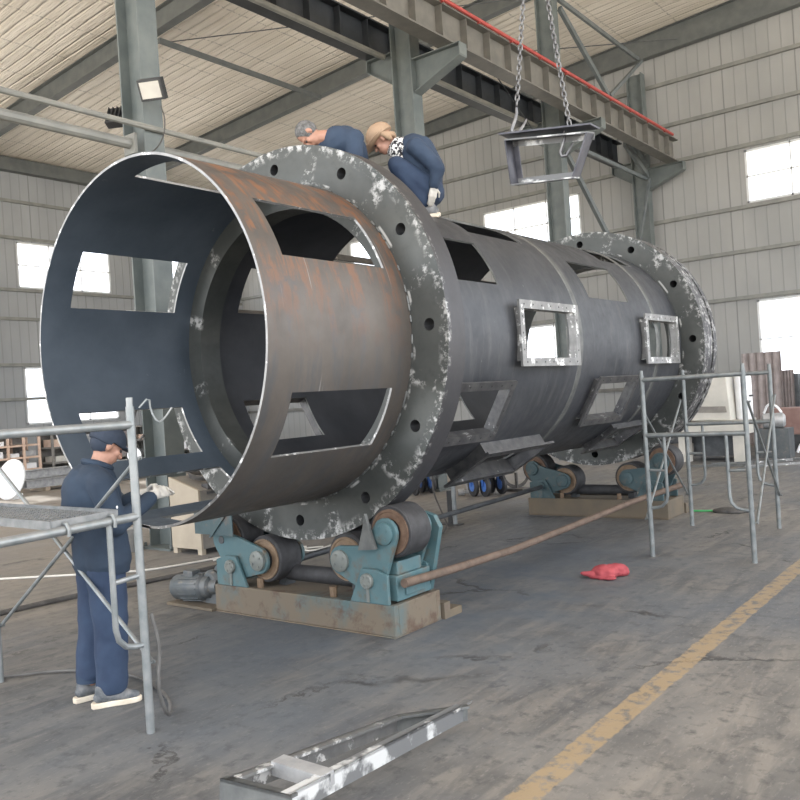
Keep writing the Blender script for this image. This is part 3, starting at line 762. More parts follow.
g = MB(); g.tube([(-3.78, 6.76, 5.68), (-3.66, 6.72, 5.5), (-3.72, 6.74, 5.3), (-3.9, 6.76, 5.18), (-4.06, 6.76, 5.15)], .008, 6, 2)
tag(g.build('lamp_cable', 'hosedark'), 'thin cable looping down below the square floodlight', 'cable')
# ================================================================ the perforated steel drum
ZA = 2.2648; RO = 1.30; Y0 = 3.528; YF = 4.974; YFB = 5.197; YG = 10.724
AX = V((0, 0, ZA))
drum_o = thing('steel_drum', (0, Y0, ZA - 1.626), 'huge open-ended steel drum with flanges and rectangular openings lying on roller stands', 'steel drum')
def ap(a, r, y):
    a = rad(a); return V((r * math.sin(a), y, ZA + r * math.cos(a)))
def shell(name, y0, y1, ro, ri, holes, mats, step=2.5):
    """rolled plate with rectangular openings (angle0, angle1, ya, yb)"""
    As = {round(-180 + k * step, 3) for k in range(int(360 / step))}
    hs = []
    for a0, a1, p, q in holes:
        hs.append((a0, a1, p, q)); As |= {round(a0, 3), round(a1, 3)}
    As = sorted(As)
    # drop sliver columns next to opening edges
    edge = {round(h[0], 3) for h in hs} | {round(h[1], 3) for h in hs}
    As = [a for a in As if a in edge or all(abs(a - e) > .7 for e in edge)]
    Ys = sorted({y0, y1} | {h[2] for h in hs} | {h[3] for h in hs})
    na, ny = len(As), len(Ys) - 1
    def solid(i, j):
        if j < 0 or j >= ny: return False
        a = As[i % na]; b = As[(i + 1) % na]; b = b + 360 if b < a else b
        m = (a + b) / 2; ym = (Ys[j] + Ys[j + 1]) / 2
        for h in hs:
            for k in (-360, 0, 360):
                if h[0] < m + k < h[1] and h[2] < ym < h[3]: return False
        return True
    mb = MB()
    mb.v = [ap(a, r, y) for y in Ys for a in As for r in (ro, ri)]
    def ix(i, j, k): return (j * na + i % na) * 2 + k
    for j in range(ny):
        for i in range(na):
            if not solid(i, j): continue
            q = [(i, j), (i + 1, j), (i + 1, j + 1), (i, j + 1)]
            mb.f.append([ix(*p, 0) for p in q]); mb.m.append(0)
            mb.f.append([ix(*p, 1) for p in reversed(q)]); mb.m.append(1)
            for (di, dj), (e0, e1) in (((-1, 0), (q[3], q[0])), ((1, 0), (q[1], q[2])), ((0, -1), (q[0], q[1])), ((0, 1), (q[2], q[3]))):
                if not solid(i + di, j + dj):
                    mb.f.append([ix(*e1, 0), ix(*e0, 0), ix(*e0, 1), ix(*e1, 1)]); mb.m.append(2)
    return mb.build(name, mats, drum_o, origin=(0, y0, ZA))
E0, E1 = 3.77, 4.79
near_h = [(48.9, 69.9, E0, E1), (109.1, 130, E0, E1), (-11.5, 9.5, E0, E1), (-71.9, -50.5, E0, E1), (-132.2, -110.8, E0, E1), (-162.2, -141.2, E0, 4.85), (170.5, 190, E0, 4.7)]
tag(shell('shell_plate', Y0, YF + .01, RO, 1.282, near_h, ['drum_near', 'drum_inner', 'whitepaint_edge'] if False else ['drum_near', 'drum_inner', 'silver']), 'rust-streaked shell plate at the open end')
main_h = []
ringA, ringB, ringC, ringD = (5.53, 6.40), (6.55, 7.55), (8.22, 9.28), (9.42, 10.36)
for c in (60, 120, -60, -120): main_h.append((c - 10.4, c + 10.4, *ringA)); main_h.append((c - 10.8, c + 10.8, *ringC))
for c in (30, 90, 150, -30, -150): main_h.append((c - 10.8, c + 10.8, *ringB)); main_h.append((c - 10.8, c + 10.8, *ringD))
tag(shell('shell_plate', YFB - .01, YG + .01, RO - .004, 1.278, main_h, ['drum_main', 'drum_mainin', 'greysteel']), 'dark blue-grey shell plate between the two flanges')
shell('shell_plate', YG + .25, YG + .5, RO - .004, 1.278, [], ['drum_main', 'drum_mainin', 'greysteel'])

def flange(y0, y1, rin, rout, mats, nh, rh, rb, off, seg=16):
    mb = MB()
    def pt(a, r, y): return V((r * math.sin(a), y, ZA + r * math.cos(a)))
    for s in range(nh):
        a0 = off + s * 2 * PI / nh; hw = PI / nh
        # square patch around the bolt hole in (angle, radius) space
        ha = .085 / rb
        ra, rz = rb - .085, rb + .085
        sq = []
        for k in range(seg):
            t = 2 * PI * k / seg; c, q = math.cos(t), math.sin(t); m = max(abs(c), abs(q)); sq.append((a0 + ha * c / m, rb + .085 * q / m, a0 + rh / rb * c, rb + rh * q))
        for y, rev in ((y0, False), (y1, True)):
            vs = [pt(p[0], p[1], y) for p in sq] + [pt(p[2], p[3], y) for p in sq]
            mb.add(vs, [(k, (k + 1) % seg, seg + (k + 1) % seg, seg + k) for k in range(seg)])
            # rest of the sector: strips left, right, inner, outer
            n = 4
            def grid(aa, ab, r0, r1, na, nr):
                vs = [pt(aa + (ab - aa) * i / na, r0 + (r1 - r0) * j / nr, y) for j in range(nr + 1) for i in range(na + 1)]
                mb.add(vs, [(j * (na + 1) + i, j * (na + 1) + i + 1, (j + 1) * (na + 1) + i + 1, (j + 1) * (na + 1) + i) for j in range(nr) for i in range(na)])
            grid(a0 - hw, a0 - ha, rin, rout, 4, 1); grid(a0 + ha, a0 + hw, rin, rout, 4, 1)
            grid(a0 - ha, a0 + ha, rin, ra, 2, 1); grid(a0 - ha, a0 + ha, rz, rout, 2, 1)
        vs = [pt(p[2], p[3], y0) for p in sq] + [pt(p[2], p[3], y1) for p in sq]
        mb.add(vs, [(k, seg + k, seg + (k + 1) % seg, (k + 1) % seg) for k in range(seg)], 1)
    N = 144
    for r in (rin, rout):
        vs = [pt(2 * PI * i / N, r, y) for y in (y0, y1) for i in range(N)]
        mb.add(vs, [(i, (i + 1) % N, N + (i + 1) % N, N + i) for i in range(N)])
    return mb.build('flange_ring', mats, drum_o, origin=(0, y0, ZA))
flange(YF, YFB, 1.115, 1.626, ['drum_flange', 'black'], 12, .047, 1.463, rad(29.3))
flange(YG, YG + .30, 1.115, 1.595, ['drum_flange2', 'black'], 12, .047, 1.445, rad(29.5))
f = MB()
f.lathe((0, YG + .36, ZA), (0, 1, 0), [(1.2, 0), (1.595, 0), (1.595, .12), (1.2, .12)], 96, closed=True); f.build('flange_ring', 'drum_flange2', drum_o, origin=(0, YG, ZA))
# welded circumferential seams
for y, r in ((7.82, 1.299), (9.92, 1.299)):
    w_ = MB(); w_.lathe((0, y - .05, ZA), (0, 1, 0), [(r - .004, 0), (r + .004, .008), (r + .004, .085), (r - .004, .094)], 120); w_.f = w_.f[:-2]; w_.m = w_.m[:-2]
    w_.build('weld_seam', 'greysteel', drum_o)
w_ = MB()
for k in range(110):
    a = k * 360 / 110 + random.uniform(-1, 1)
    if random.random() < .3: continue
    p, q = ap(a, 1.306, YF - .006), ap(a + random.uniform(1.2, 2.6), 1.306, YF - .006)
    w_.capsule(p, q, .008, .008, 6)
tag(w_.build('weld_bead', 'greysteel', drum_o), 'broken weld bead around the near flange', kind='stuff')

# window frames welded over openings
def wframe(ang, y0, y1, half, depth, mat, bar=.075, lift=.06):
    a = rad(ang); n = V((math.sin(a), 0, math.cos(a))); t = V((math.cos(a), 0, -math.sin(a))); yv = V((0, 1, 0)); c = AX + n * (RO + lift)
    def P(u, v, d): return c + t * u + yv * v + n * d
    mb = MB()
    def slab(u0, u1, v0, v1, d0, d1): mb.prism([P(u0, v0, d0), P(u1, v0, d0), P(u1, v1, d0), P(u0, v1, d0)], n * (d1 - d0))
    # flat rim
    slab(-half, -half + bar, y0, y1, -.012, .012); slab(half - bar, half, y0, y1, -.012, .012)
    slab(-half + bar, half - bar, y0, y0 + bar, -.012, .012); slab(-half + bar, half - bar, y1 - bar, y1, -.012, .012)
    # box walls reaching the shell
    wl = MB(); i = half - .012; k = .014
    def wall(u0, u1, v0, v1):
        wl.prism([P(u0, v0, -depth), P(u1, v0, -depth), P(u1, v1, -depth), P(u0, v1, -depth)], n * (depth - .013))
    ua = half - bar
    wall(-ua - k, -ua, y0 + bar, y1 - bar); wall(ua, ua + k, y0 + bar, y1 - bar); wall(-ua - k, ua + k, y0 + bar - k, y0 + bar); wall(-ua - k, ua + k, y1 - bar, y1 - bar + k)
    # bolt holes as small dark plugs seen on the rim
    bo = mb; m = int((y1 - y0) / .16)
    for q in range(m):
        v = y0 + .08 + (y1 - y0 - .16) * q / max(m - 1, 1)
        for u in (-half + bar / 2, half - bar / 2): bo.cone(P(u, v, .008), P(u, v, .0135), .009, n=8, mi=1)
    for q in range(3):
        for v in (y0 + bar / 2, y1 - bar / 2): bo.cone(P((q - 1) * half * .5, v, .008), P((q - 1) * half * .5, v, .0135), .009, n=8, mi=1)
    o = mb.build('window_frame', [mat, 'black'], drum_o, smooth=False)
    wl.build('frame_wall', mat, o, smooth=False)
wframe(90, 6.48, 7.63, .295, .09, 'silver')
wframe(90, 9.38, 10.44, .29, .09, 'silver')
wframe(119.5, 5.45, 6.43, .29, .09, 'framedark')
wframe(119.5, 8.16, 9.24, .29, .09, 'framedark')
wframe(148.5, 6.42, 7.68, .30, .14, 'framedark', lift=.11)
wframe(149, 9.36, 10.42, .29, .09, 'framedark')
wframe(-60, 5.47, 6.45, .29, .07, 'framedark', .05)
wframe(-120, 5.47, 6.45, .29, .07, 'framedark', .05)
wframe(-30, 6.5, 7.6, .29, .07, 'framedark', .05)

# ================================================================ roller stands
def stand(yf, cx, lab, basemats, tealm, detail=True):
    root = thing('roller_stand', (cx, yf + .3, 0), lab, 'roller stand')
    b = MB(); x0, x1 = cx - 1.0, cx + 1.01
    b.bb((x0, yf, .012), (x1, yf + .05, .24)); b.bb((x0, yf + .53, .012), (x1, yf + .58, .24)); b.bb((x0, yf + .05, .03), (x0 + .05, yf + .53, .24)); b.bb((x1 - .05, yf + .05, .012), (x1, yf + .53, .24))
    b.bb((x0 + .05, yf + .05, .19), (x1 - .05, yf + .53, .225)); b.bb((x0, yf - .01, 0), (x1, yf + .59, .012))
    b.build('base_frame', basemats, root, smooth=False, bevel=.006)
    s = MB(); s.bb((x1 - .35, yf + .6, .0), (x1 + .02, yf + .68, .13)); s.bb((x1 - .30, yf + .68, .0), (x1 + .02, yf + .84, .06)); s.build('skid', 'basebeam2', root, smooth=False)
    for sx in (-1, 1):
        px = cx + sx * .77; pv = V((px, 0, .40))
        zin = ZA - math.sqrt((1.626 + .2) ** 2 - (cx * .0 + .47) ** 2); 
        wi = V((px - sx * .30, 0, .525 if sx > 0 else .515)); wo = V((px + sx * .155, 0, .745))
        # tangent to the flange rim
        for q in (wi, wo): q.z = ZA - math.sqrt(1.829 ** 2 - q.x ** 2)
        # pivot brackets front and rear
        for yy in (yf + .0, yf + .5):
            t = MB(); t.prism([(px - .19, yy, .24), (px + .19, yy, .24), (px + .19, yy, .46), (px + .07, yy, .50), (px - .06, yy, .50)] if sx > 0 else [(px - .19, yy, .24), (px + .19, yy, .24), (px + .06, yy, .50), (px - .07, yy, .50), (px - .19, yy, .46)], (0, .03, 0))
            o = t.build('pivot_bracket', tealm, root, smooth=False, bevel=.006)
            if yy < yf + .1:
                k = MB(); k.lathe((px, yy - .03, .41), (0, 1, 0), [(.052, 0), (.058, .008), (.058, .03)], 16)
                for q in range(6): k.cone((px + .034 * math.cos(q * PI / 3), yy - .036, .41 + .034 * math.sin(q * PI / 3)), (px + .034 * math.cos(q * PI / 3), yy - .03, .41 + .034 * math.sin(q * PI / 3)), .009, n=6)
                k.bb((px - .012, yy - .012, .25), (px + .012, yy, .36)); k.build('pivot_cap', 'hub' if detail else tealm, o)
        # rocker plates carrying two wheels each
        for yy, nm in ((yf + .045, 'rocker_plate'), (yf + .46, 'rocker_plate')):
            pl = []
            def arc(c, r, a0, a1, n=7):
                for i in range(n + 1):
                    a = rad(a0 + (a1 - a0) * i / n); pl.append((c.x + sx * r * math.cos(a), yy, c.z + r * math.sin(a)))
            arc(wi, .115, 95, 265); arc(pv, .12, 240, 330, 4); arc(wo, .115, -20, 150)
            pl.append((px - sx * .05, yy, .66))
            r_ = MB(); r_.prism(pl if sx > 0 else list(reversed(pl)), (0, .035, 0)); o = r_.build(nm, tealm, root, smooth=False, bevel=.006)
            if yy < yf + .1:
                for c in ((wi, wo) if sx > 0 or not detail else (wi,)):
                    h = MB(); h.lathe((c.x, yy - .03, c.z), (0, 1, 0), [(.07, 0), (.085, .008), (.085, .03)], 20)
                    for q in range(4): h.cone((c.x + .052 * math.cos(q * PI / 2 + .5), yy - .036, c.z + .052 * math.sin(q * PI / 2 + .5)), (c.x + .052 * math.cos(q * PI / 2 + .5), yy - .03, c.z + .052 * math.sin(q * PI / 2 + .5)), .012, n=8)
                    h.build('hub_cap', ('hub' if c is wi else tealm) if detail else tealm, o)
        for c in (wi, wo):
            wh = MB(); y = yf + .12
            wh.lathe((c.x, y, c.z), (0, 1, 0), [(.19, 0), (.2, .012), (.2, .24), (.19, .25)], 40, 0)
            o = wh.build('roller_wheel', 'rubber', root)
            rm = MB(); rm.lathe((c.x, y - .012, c.z), (0, 1, 0), [(.095, .03), (.10, .004), (.15, .006), (.155, 0), (.172, 0), (.172, .02)], 40)
            rm.build('wheel_rim', 'tanrim' if c is wi else 'rustrim', o)
            ax_ = MB(); ax_.cone((c.x, yf + .04, c.z), (c.x, yf + .48, c.z), .035, n=12); ax_.build('axle', 'darksteel', root)
    sh = MB(); sh.cone((cx - .5, yf + .32, .33), (cx + .45, yf + .32, .33), .07, n=16); sh.build('cross_shaft', 'rubber', root)
    for dx in (-.42, .42):
        st = MB(); st.bb((cx + dx - .04, yf + .26, .225), (cx + dx + .04, yf + .38, .42)); st.build('bearing_block', 'darksteel', root, smooth=False)
        st = MB(); st.cone((cx + dx - .1, yf + .1, .225), (cx + dx - .1, yf + .1, .31), .03, n=8); st.build('peg', 'tanrim', root)
    return root, x0, x1
st1, sx0, sx1 = stand(4.77, .12, 'teal and rust roller stand with motor carrying the near flange', ['basebeam'], 'teal')
# fin plate, motor, guard and rear cover on the near stand
f = MB(); f.prism([(.83, 4.75, .64), (1.0, 4.75, .655), (.95, 4.75, .80), (.915, 4.75, .915), (.885, 4.75, .80)], (0, .03, 0)); tag(f.build('wedge_plate', 'greysteel', st1, smooth=False), 'tall grey wedge plate')
f = MB(); f.prism([(.98, 5.30, .24), (1.07, 5.30, .24), (1.20, 5.30, .74), (1.15, 5.30, .83), (1.05, 5.30, .86), (.96, 5.30, .80), (.93, 5.30, .5)], (0, .05, 0)); f.build('guard_plate', 'teal', st1, smooth=False)
f = MB(); f.bb((.96, 4.86, .25), (1.10, 5.28, .44)); f.bb((.98, 4.9, .44), (1.08, 5.2, .54)); f.bb((1.10, 4.95, .28), (1.115, 5.2, .40)); f.build('gear_housing', 'teal', st1, smooth=False, bevel=.01)
f = MB(); f.bb((-1.06, 4.735, .68), (-.56, 4.745, .88)); f.bb((-1.06, 4.735, .68), (-1.05, 4.98, .88)); f.prism([(-.86, 4.72, .66), (-.83, 4.72, .66), (-.58, 4.72, .90), (-.61, 4.72, .90)], (0, .02, 0)); f.bb((-1.05, 4.745, .68), (-.85, 4.98, .69)); f.build('guard_box', ['teal_dark'], st1, smooth=False)
m_ = MB(); m_.lathe((-1.50, 4.83, .15), (1, .12, .06), [(.07, 0), (.105, .012), (.115, .03), (.115, .10), (.122, .11), (.122, .36), (.10, .38), (.10, .44), (.07, .46), (.07, .54)], 28)
for k in range(16):
    a = 2 * PI * k / 16; d = V((1, .12, .06)).normalized(); u, w2 = frame_of(d); c = V((-1.50, 4.83, .15)) + (u * math.cos(a) + w2 * math.sin(a)) * .122
    m_.bar(c + d * .12, c + d * .35, .01, .016, u * math.cos(a) + w2 * math.sin(a))
mo = m_.build('motor', 'motor', st1)
q = MB(); d = V((1, .12, .06)).normalized(); c = V((-1.50, 4.83, .15)); q.lathe(c - d * .006, d, [(.02, 0), (.085, .002), (.09, .012)], 20); q.build('fan_cover', 'darksteel', mo)
q = MB(); q.box((-1.28, 4.84, .29), (.13, .1, .06)); q.build('terminal_box', 'motor', mo, smooth=False, bevel=.008)
q = MB(); q.lathe((-1.07, 4.96, .20), (0, 1, 0), [(.10, -.1), (.125, -.07), (.125, .14), (.1, .17)], 20); q.bb((-1.18, 4.86, .03), (-.9, 5.12, .12)); q.cone((-1.0, 4.92, .31), (-1.0, 5.02, .31), .06, n=14); q.build('gearbox', 'motor', st1)
q = MB(); q.bb((-1.52, 4.72, .005), (-.88, 5.05, .03)); q.build('motor_plate', 'basebeam2', st1, smooth=False)
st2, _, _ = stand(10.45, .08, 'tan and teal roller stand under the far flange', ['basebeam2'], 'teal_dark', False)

# long bars lying between the stands
def tubething(name, pts, r, mat, lab, cat, n=8, sm=0, group=None):
    g = MB(); g.tube(pts, r, n, sm); return tag(g.build(name, mat), lab, cat, group)
tubething('drive_shaft', [(-.33, 5.27, .40), (-.68, 10.44, .40)], .03, 'darksteel', 'dark straight bar running from the near roller stand to the far one', 'bar')
tubething('steel_pipe', [(1.165, 4.86, .395), (1.155, 5.5, .37), (1.08, 6.6, .325), (.96, 8.4, .31), (1.02, 9.5, .36), (1.36, 10.25, .475)], .034, 'rust', 'long rusty pipe reaching from the near roller stand to the far one', 'pipe', 12)
# ================================================================ tube scaffolds
def scaffold(name, A, B, C, D, mat, lab, top=1.81, bar=1.71, mid=1.2, ends=('A', 'D'), braces=True):
    """A-B and C-D are the two end frames given by the feet of their legs"""
    A, B, C, D = [V((*q, 0)) for q in (A, B, C, D)]
    root = thing(name, (A + B + C + D) / 4, lab, 'scaffold')
    up = V((0, 0, 1)); r = .024
    for p, q in ((A, B), (C, D)):
        d = (q - p).normalized()
        for k in (p, q):
            g = MB(); g.tube([k, k + up * top], r, 12); g.lathe(k + up * (top - .0), (0, 0, 1), [(.019, 0), (.019, .05)], 10); g.build('leg', mat, root)
        for z in (bar, mid):
            g = MB(); g.tube([p + up * z, q + up * z], r * (1 if z == bar else 1.0), 12)
            g.build('crossbar', mat, root)
        for k, s in ((p, 1), (q, -1)):
            e = k + d * s * .19
            g = MB(); g.tube([e + up * mid, e + up * (.62), e + up * .56 - d * s * .015, e + up * .515 - d * s * .06, e + up * .5 - d * s * .11, k + up * .49], .0165, 10); g.build('leg_loop', mat, root)
            g = MB(); g.tube([e + up * .87, k + up * .875], .0145, 8); g.build('rung', mat, root)
            for z in (1.52, .38):
                g = MB(); g.lathe(k + up * z - d * s * 0, d * -s, [(.006, .02), (.006, .045), (.012, .045), (.012, .055)], 8); g.build('lock_pin', mat, root)
    if braces:
        for p, q in ((A, C), (B, D)):
            d = (q - p).normalized(); n = V((-d.y, d.x, 0)) * .028
            if n.dot((A + B + C + D) / 4 - p) > 0: n = -n
            for z0, z1, o in ((1.52, .38, 1.0), (.38, 1.52, 1.5)):
                g = MB(); g.tube([p + up * z0 + n * o, q + up * z1 + n * o], .0125, 8); g.build('cross_brace', mat, root)
    return root
near = scaffold('scaffold_tower', (.975, 2.758), (1.10, 1.62), (-.765, 2.79), (-.64, 1.65), 'galv', 'galvanised tube scaffold with mesh plank in front of the worker at the drum mouth')
far = scaffold('scaffold_tower', (1.745, 8.2), (2.725, 8.21), (1.505, 10.1), (2.475, 10.16), 'galv_dark', 'weathered tube scaffold without planks standing beside the far roller stand', bar=1.785, mid=1.225, top=1.83)
# the plank hooked over the middle bars of the near scaffold
def at_bar(t, s, z):           # t along the end frame, s from the right end frame to the left one
    a = V((.975, 2.758, 0)).lerp(V((1.10, 1.62, 0)), t); b = V((-.765, 2.79, 0)).lerp(V((-.64, 1.65, 0)), t)
    q = a.lerp(b, s); q.z = z; return q
plank = thing('scaffold_plank', at_bar(.3, .5, 1.2), 'perforated steel mesh plank hooked over the middle bars of the near scaffold', 'plank')
g = MB(); t0, t1 = .10, .46; n = 34; k = 9
for i in range(n):                                     # expanded mesh: rows of slanted slats
    for j in range(k):
        s0 = .02 + .96 * i / n; s1 = s0 + .96 / n; ta = t0 + (t1 - t0) * j / k; tb = t0 + (t1 - t0) * (j + 1) / k; tm = (ta + tb) / 2
        for p, q in (((ta, s0), (tm, s1)), ((tb, s0), (tm, s1))): g.bar(at_bar(*p, 1.236), at_bar(*q, 1.236), .012, .004)
tag(g.build('mesh_deck', 'mesh_plank', plank, smooth=False), kind='stuff')
for t in (t0, t1):
    g = MB(); g.bar(at_bar(t, .015, 1.232), at_bar(t, .985, 1.232), .012, .045); g.build('side_rail', 'mesh_plank', plank, smooth=False)
for s in (.015, .985):
    g = MB(); g.bar(at_bar(t0, s, 1.232), at_bar(t1, s, 1.232), .012, .045); g.build('end_rail', 'mesh_plank', plank, smooth=False)
for t in (.15, .40):
    for s, o in ((0, .02), (1, -.02)):
        g = MB(); c = at_bar(t, s, 1.2); d = (at_bar(t, 1, 0) - at_bar(t, 0, 0)).normalized() * (1 if s == 0 else -1)
        g.tube([c + d * .05 + V((0, 0, .025)), c + d * .02 + V((0, 0, .034)), c - d * .016 + V((0, 0, .031)), c - d * .034 + V((0, 0, .002)), c - d * .03 - V((0, 0, .03))], .010, 8); g.build('hook', 'galv', plank)
# bit of wire twisted on the near leg
g = MB(); c = V((1.0, 2.80, 1.80)); g.tube([c, c + V((.03, .05, .06)), c + V((.02, .06, -.02)), c + V((.05, .08, -.09)), c + V((.06, .12, -.07)), c + V((.08, .16, -.01))], .006, 6, 1)
tag(g.build('wire_twist', 'galv'), 'short twisted piece of wire tied near the top of the scaffold leg', 'wire')

# ================================================================ loose rectangular frames
def barframe(name, P, mats, depth, w, lab, cat, parent_name='frame_bar', extra=0, mark=None):
    """quadrilateral frame P (4 corners in order) extruded along its normal"""
    P = [V(q) for q in P]; n = (P[1] - P[0]).cross(P[3] - P[0]).normalized(); c = sum(P, V()) / 4
    root = thing(name, (c.x, c.y, min(q.z for q in P)), lab, cat); parts = []
    for i in range(4):
        a, b = P[i], P[(i + 1) % 4]; d = (b - a).normalized(); inn = n.cross(d)
        if inn.dot(c - (a + b) / 2) < 0: inn = -inn
        g = MB(); ex = d * extra if i in (0, 2) else d * -.012
        # angle section: flat flange in the frame's plane, web along its normal
        a2, b2 = a - ex, b + ex
        g.prism([a2, b2, b2 + inn * w, a2 + inn * w], n * .012); g.prism([a2 + n * .012, b2 + n * .012, b2 + inn * .012 + n * .012, a2 + inn * .012 + n * .012], n * depth)
        parts.append(g.build(parent_name, mats[i], root, smooth=False))
    return root, n, parts
# frame lying in the foreground, one end on a short channel
ff, n, _ = barframe('loose_frame', [(2.36, 2.117, .30), (2.69, 2.15, .30), (2.53, 3.57, .145), (2.30, 3.29, .145)], ['greysteel', 'whitemark', 'greysteel', 'silver'], -.08, .045, 'long loose steel frame with white smears lying in the foreground', 'frame', extra=.012)
g = MB(); g.bar((2.375, 2.40, .262), (2.66, 2.40, .262), .075, .06); g.build('cross_tube', 'scrap', ff, smooth=False)
g = MB(); g.bar((2.50, 3.66, .142), (2.535, 3.44, .160), .035, .012); g.build('end_tab', 'silver', ff, smooth=False)
g = MB()
g.bb((2.60, 2.27, .0), (2.74, 2.282, .19)); g.bb((2.728, 2.27, .0), (2.74, 2.40, .17)); g.bb((2.60, 2.388, .0), (2.74, 2.40, .17)); g.bb((2.58, 2.25, .0), (2.76, 2.42, .008))
tag(g.build('channel_trestle', 'machine', smooth=False), 'short upright steel channel propping up the foreground frame', 'trestle')

# hanging frame, chains and hook
hf, n, _ = barframe('hanging_frame', [(1.40, 6.47, 3.945), (2.16, 6.49, 3.83), (1.985, 6.53, 3.495), (1.40, 6.53, 3.555)], ['whitemark', 'hangdark', 'whitemark', 'hangdark'], -.14, .06, 'dark and silver steel frame hanging in the air from two chains', 'frame')
g = MB(); g.bar((1.37, 6.40, 3.972), (2.21, 6.40, 3.848), .18, .014); g.build('top_flange', 'hangdark', hf, smooth=False)
def chain(pts, lab):
    a, b = [V(q) for q in pts]; root = thing('lifting_chain', b, lab, 'chain')
    d = (b - a); L = d.length; d.normalize(); u, w2 = frame_of(d); k = int(L / .042); g = MB()
    for i in range(k):
        c = a + d * (i + .5) * .042; e = u if i % 2 else w2; ring = []
        for q in range(10):
            t = 2 * PI * q / 10; ring.append(c + d * (.020 * math.cos(t) + (.010 if math.cos(t) > 0 else -.010)) + e * .0165 * math.sin(t))
        g.tube(ring, .0062, 6, closed=True)
    tag(g.build('chain_links', 'chain', root), kind='stuff')
    return root, b, u
ch, b, u = chain([(1.70, 6.50, 5.86), (1.455, 6.50, 4.20)], 'left lifting chain ending in an open hook above the hanging frame')
side = V((.75, .66, 0))
def hookpts(b, s, k=1.0):
    return [b + V((0, 0, .02)), b + V((0, 0, -.03)) , b + side * (-.02 * s) + V((0, 0, -.09)) * k, b + side * (-.055 * s) + V((0, 0, -.17)) * k, b + side * (-.045 * s) + V((0, 0, -.205)) * k, b + side * (.0 * s) + V((0, 0, -.205)) * k, b + side * (.05 * s) + V((0, 0, -.14)) * k, b + side * (.085 * s) + V((0, 0, -.085)) * k]
g = MB(); g.tube(hookpts(b, 1), [.012, .014, .015, .017, .018, .018, .014, .007], 8); g.build('hook', 'chain', ch)
ch, b, u = chain([(1.72, 6.50, 5.86), (1.945, 6.50, 3.93)], 'right lifting chain holding the top of the hanging frame')
g = MB(); b = V((1.93, 6.42, 3.86)); g.tube(hookpts(b, .8, .9), [.012, .014, .015, .017, .018, .018, .014, .007], 8); g.build('hook', 'chain', ch)
hk = thing('crane_hook', (1.71, 6.50, 5.8), 'crane hook block above the picture carrying both lifting chains', 'crane hook')
g = MB(); b = V((1.71, 6.50, 6.05)); g.tube([b, b - V((0, 0, .06)), b + V((.07, 0, -.12)), b + V((.06, 0, -.2)), b + V((0, 0, -.225)), b + V((-.07, 0, -.18)), b + V((-.085, 0, -.12))], [.025, .025, .03, .035, .035, .03, .015], 10); g.build('hook', 'darksteel', hk)
g = MB(); g.box(b + V((0, 0, .2)), (.3, .16, .38)); g.build('hook_block', 'red', hk, smooth=False, bevel=.03)
for dx in (-.08, .08):
    g = MB(); g.tube([b + V((dx, 0, .38)), b + V((dx, 0, 2.72))], .01, 6); g.build('wire_rope', 'darksteel', hk)
br = thing('crane_bridge', (5, 6.40, 8.77), 'overhead crane bridge girder spanning the bay above the picture', 'crane')
g = MB(); g.bb((-3.0, 6.3, 8.8), (13.6, 6.7, 9.5)); g.build('bridge_girder', 'red', br, smooth=False)
g = MB(); g.bb((-3.42, 5.5, 8.775), (-3.0, 7.3, 9.05)); g.build('end_carriage', 'red', br, smooth=False)
# ================================================================ things around the hall
def boxthing(name, a, b, mat, lab, cat, group=None, bevel=.006, rot=0):
    a, b = V(a), V(b); g = MB(); g.box((a + b) / 2, [abs(q) for q in (b - a)], rot)
    return tag(g.build(name, mat, smooth=False, bevel=bevel), lab, cat, group)
# welding cabinet beside the first column
cb = thing('cabinet', (-3.575, 6.88, 0), 'beige cabinet with sloping top and grimy side standing beside the near column', 'cabinet')
g = MB(); g.prism([(-3.86, 6.56, .07), (-3.29, 6.56, .07), (-3.29, 6.56, .80), (-3.86, 6.56, .96)], (0, .03, 0)); g.build('front_panel', 'cream', cb, smooth=False)
g = MB(); g.prism([(-3.86, 6.59, .07), (-3.30, 6.59, .07), (-3.30, 6.59, .79), (-3.86, 6.59, .95)], (0, .62, 0)); g.build('body', 'boxdark', cb, smooth=False)
for x in (-3.83, -3.35):
    for y in (6.57, 7.14):
        g = MB(); g.bb((x - .03, y, 0), (x + .05, y + .06, .07)); g.build('foot', 'cream', cb, smooth=False)
g = MB(); g.bb((-3.42, 6.72, .80), (-3.30, 7.15, .86)); g.bb((-3.30, 6.70, .74), (-3.27, 7.17, .77)); g.build('tray', 'framedark', cb, smooth=False)
g = MB()
for k in range(5): g.tube([(-3.80 + .04 * math.cos(t) * (3 + .3 * k) + .17, 6.9 + .16 * math.sin(t), .955 + .012 * k - .28 * (.04 * math.cos(t) * (3 + .3 * k) + .11)) for t in [2 * PI * q / 18 for q in range(18)]], .011, 6, closed=True)
tag(g.build('cable_coil', 'hosedark'), 'dark cable coil lying on the beige cabinet', 'cable')
boxthing('small_box', (-4.95, 6.20, 0), (-4.72, 6.55, .34), 'motor', 'small dark grey box on the floor left of the near column', 'box')  # two plain boxes at the column base, no machine parts
boxthing('small_box', (-4.66, 6.22, 0), (-4.48, 6.52, .30), 'scrap', 'small pale grey box on the floor in front of the near column', 'box')
g = MB(); g.tube([(-4.60, 6.72, 1.95), (-4.63, 6.62, 1.7), (-4.60, 6.6, 1.5), (-4.52, 6.62, 1.42), (-4.45, 6.66, 1.5)], .018, 8, 2); tag(g.build('cable_loop', 'hosedark'), 'black cable loop hanging on the left of the near column', 'cable')
dl = thing('pressure_gauge', (-4.66, 6.66, 1.15), 'round white dial hanging beside the near column', 'gauge')
g = MB(); g.lathe((-4.66, 6.66, 1.24), (.5, -.85, 0), [(.10, 0), (.115, .01), (.115, .04), (.10, .045)], 24); g.build('case', 'black', dl)
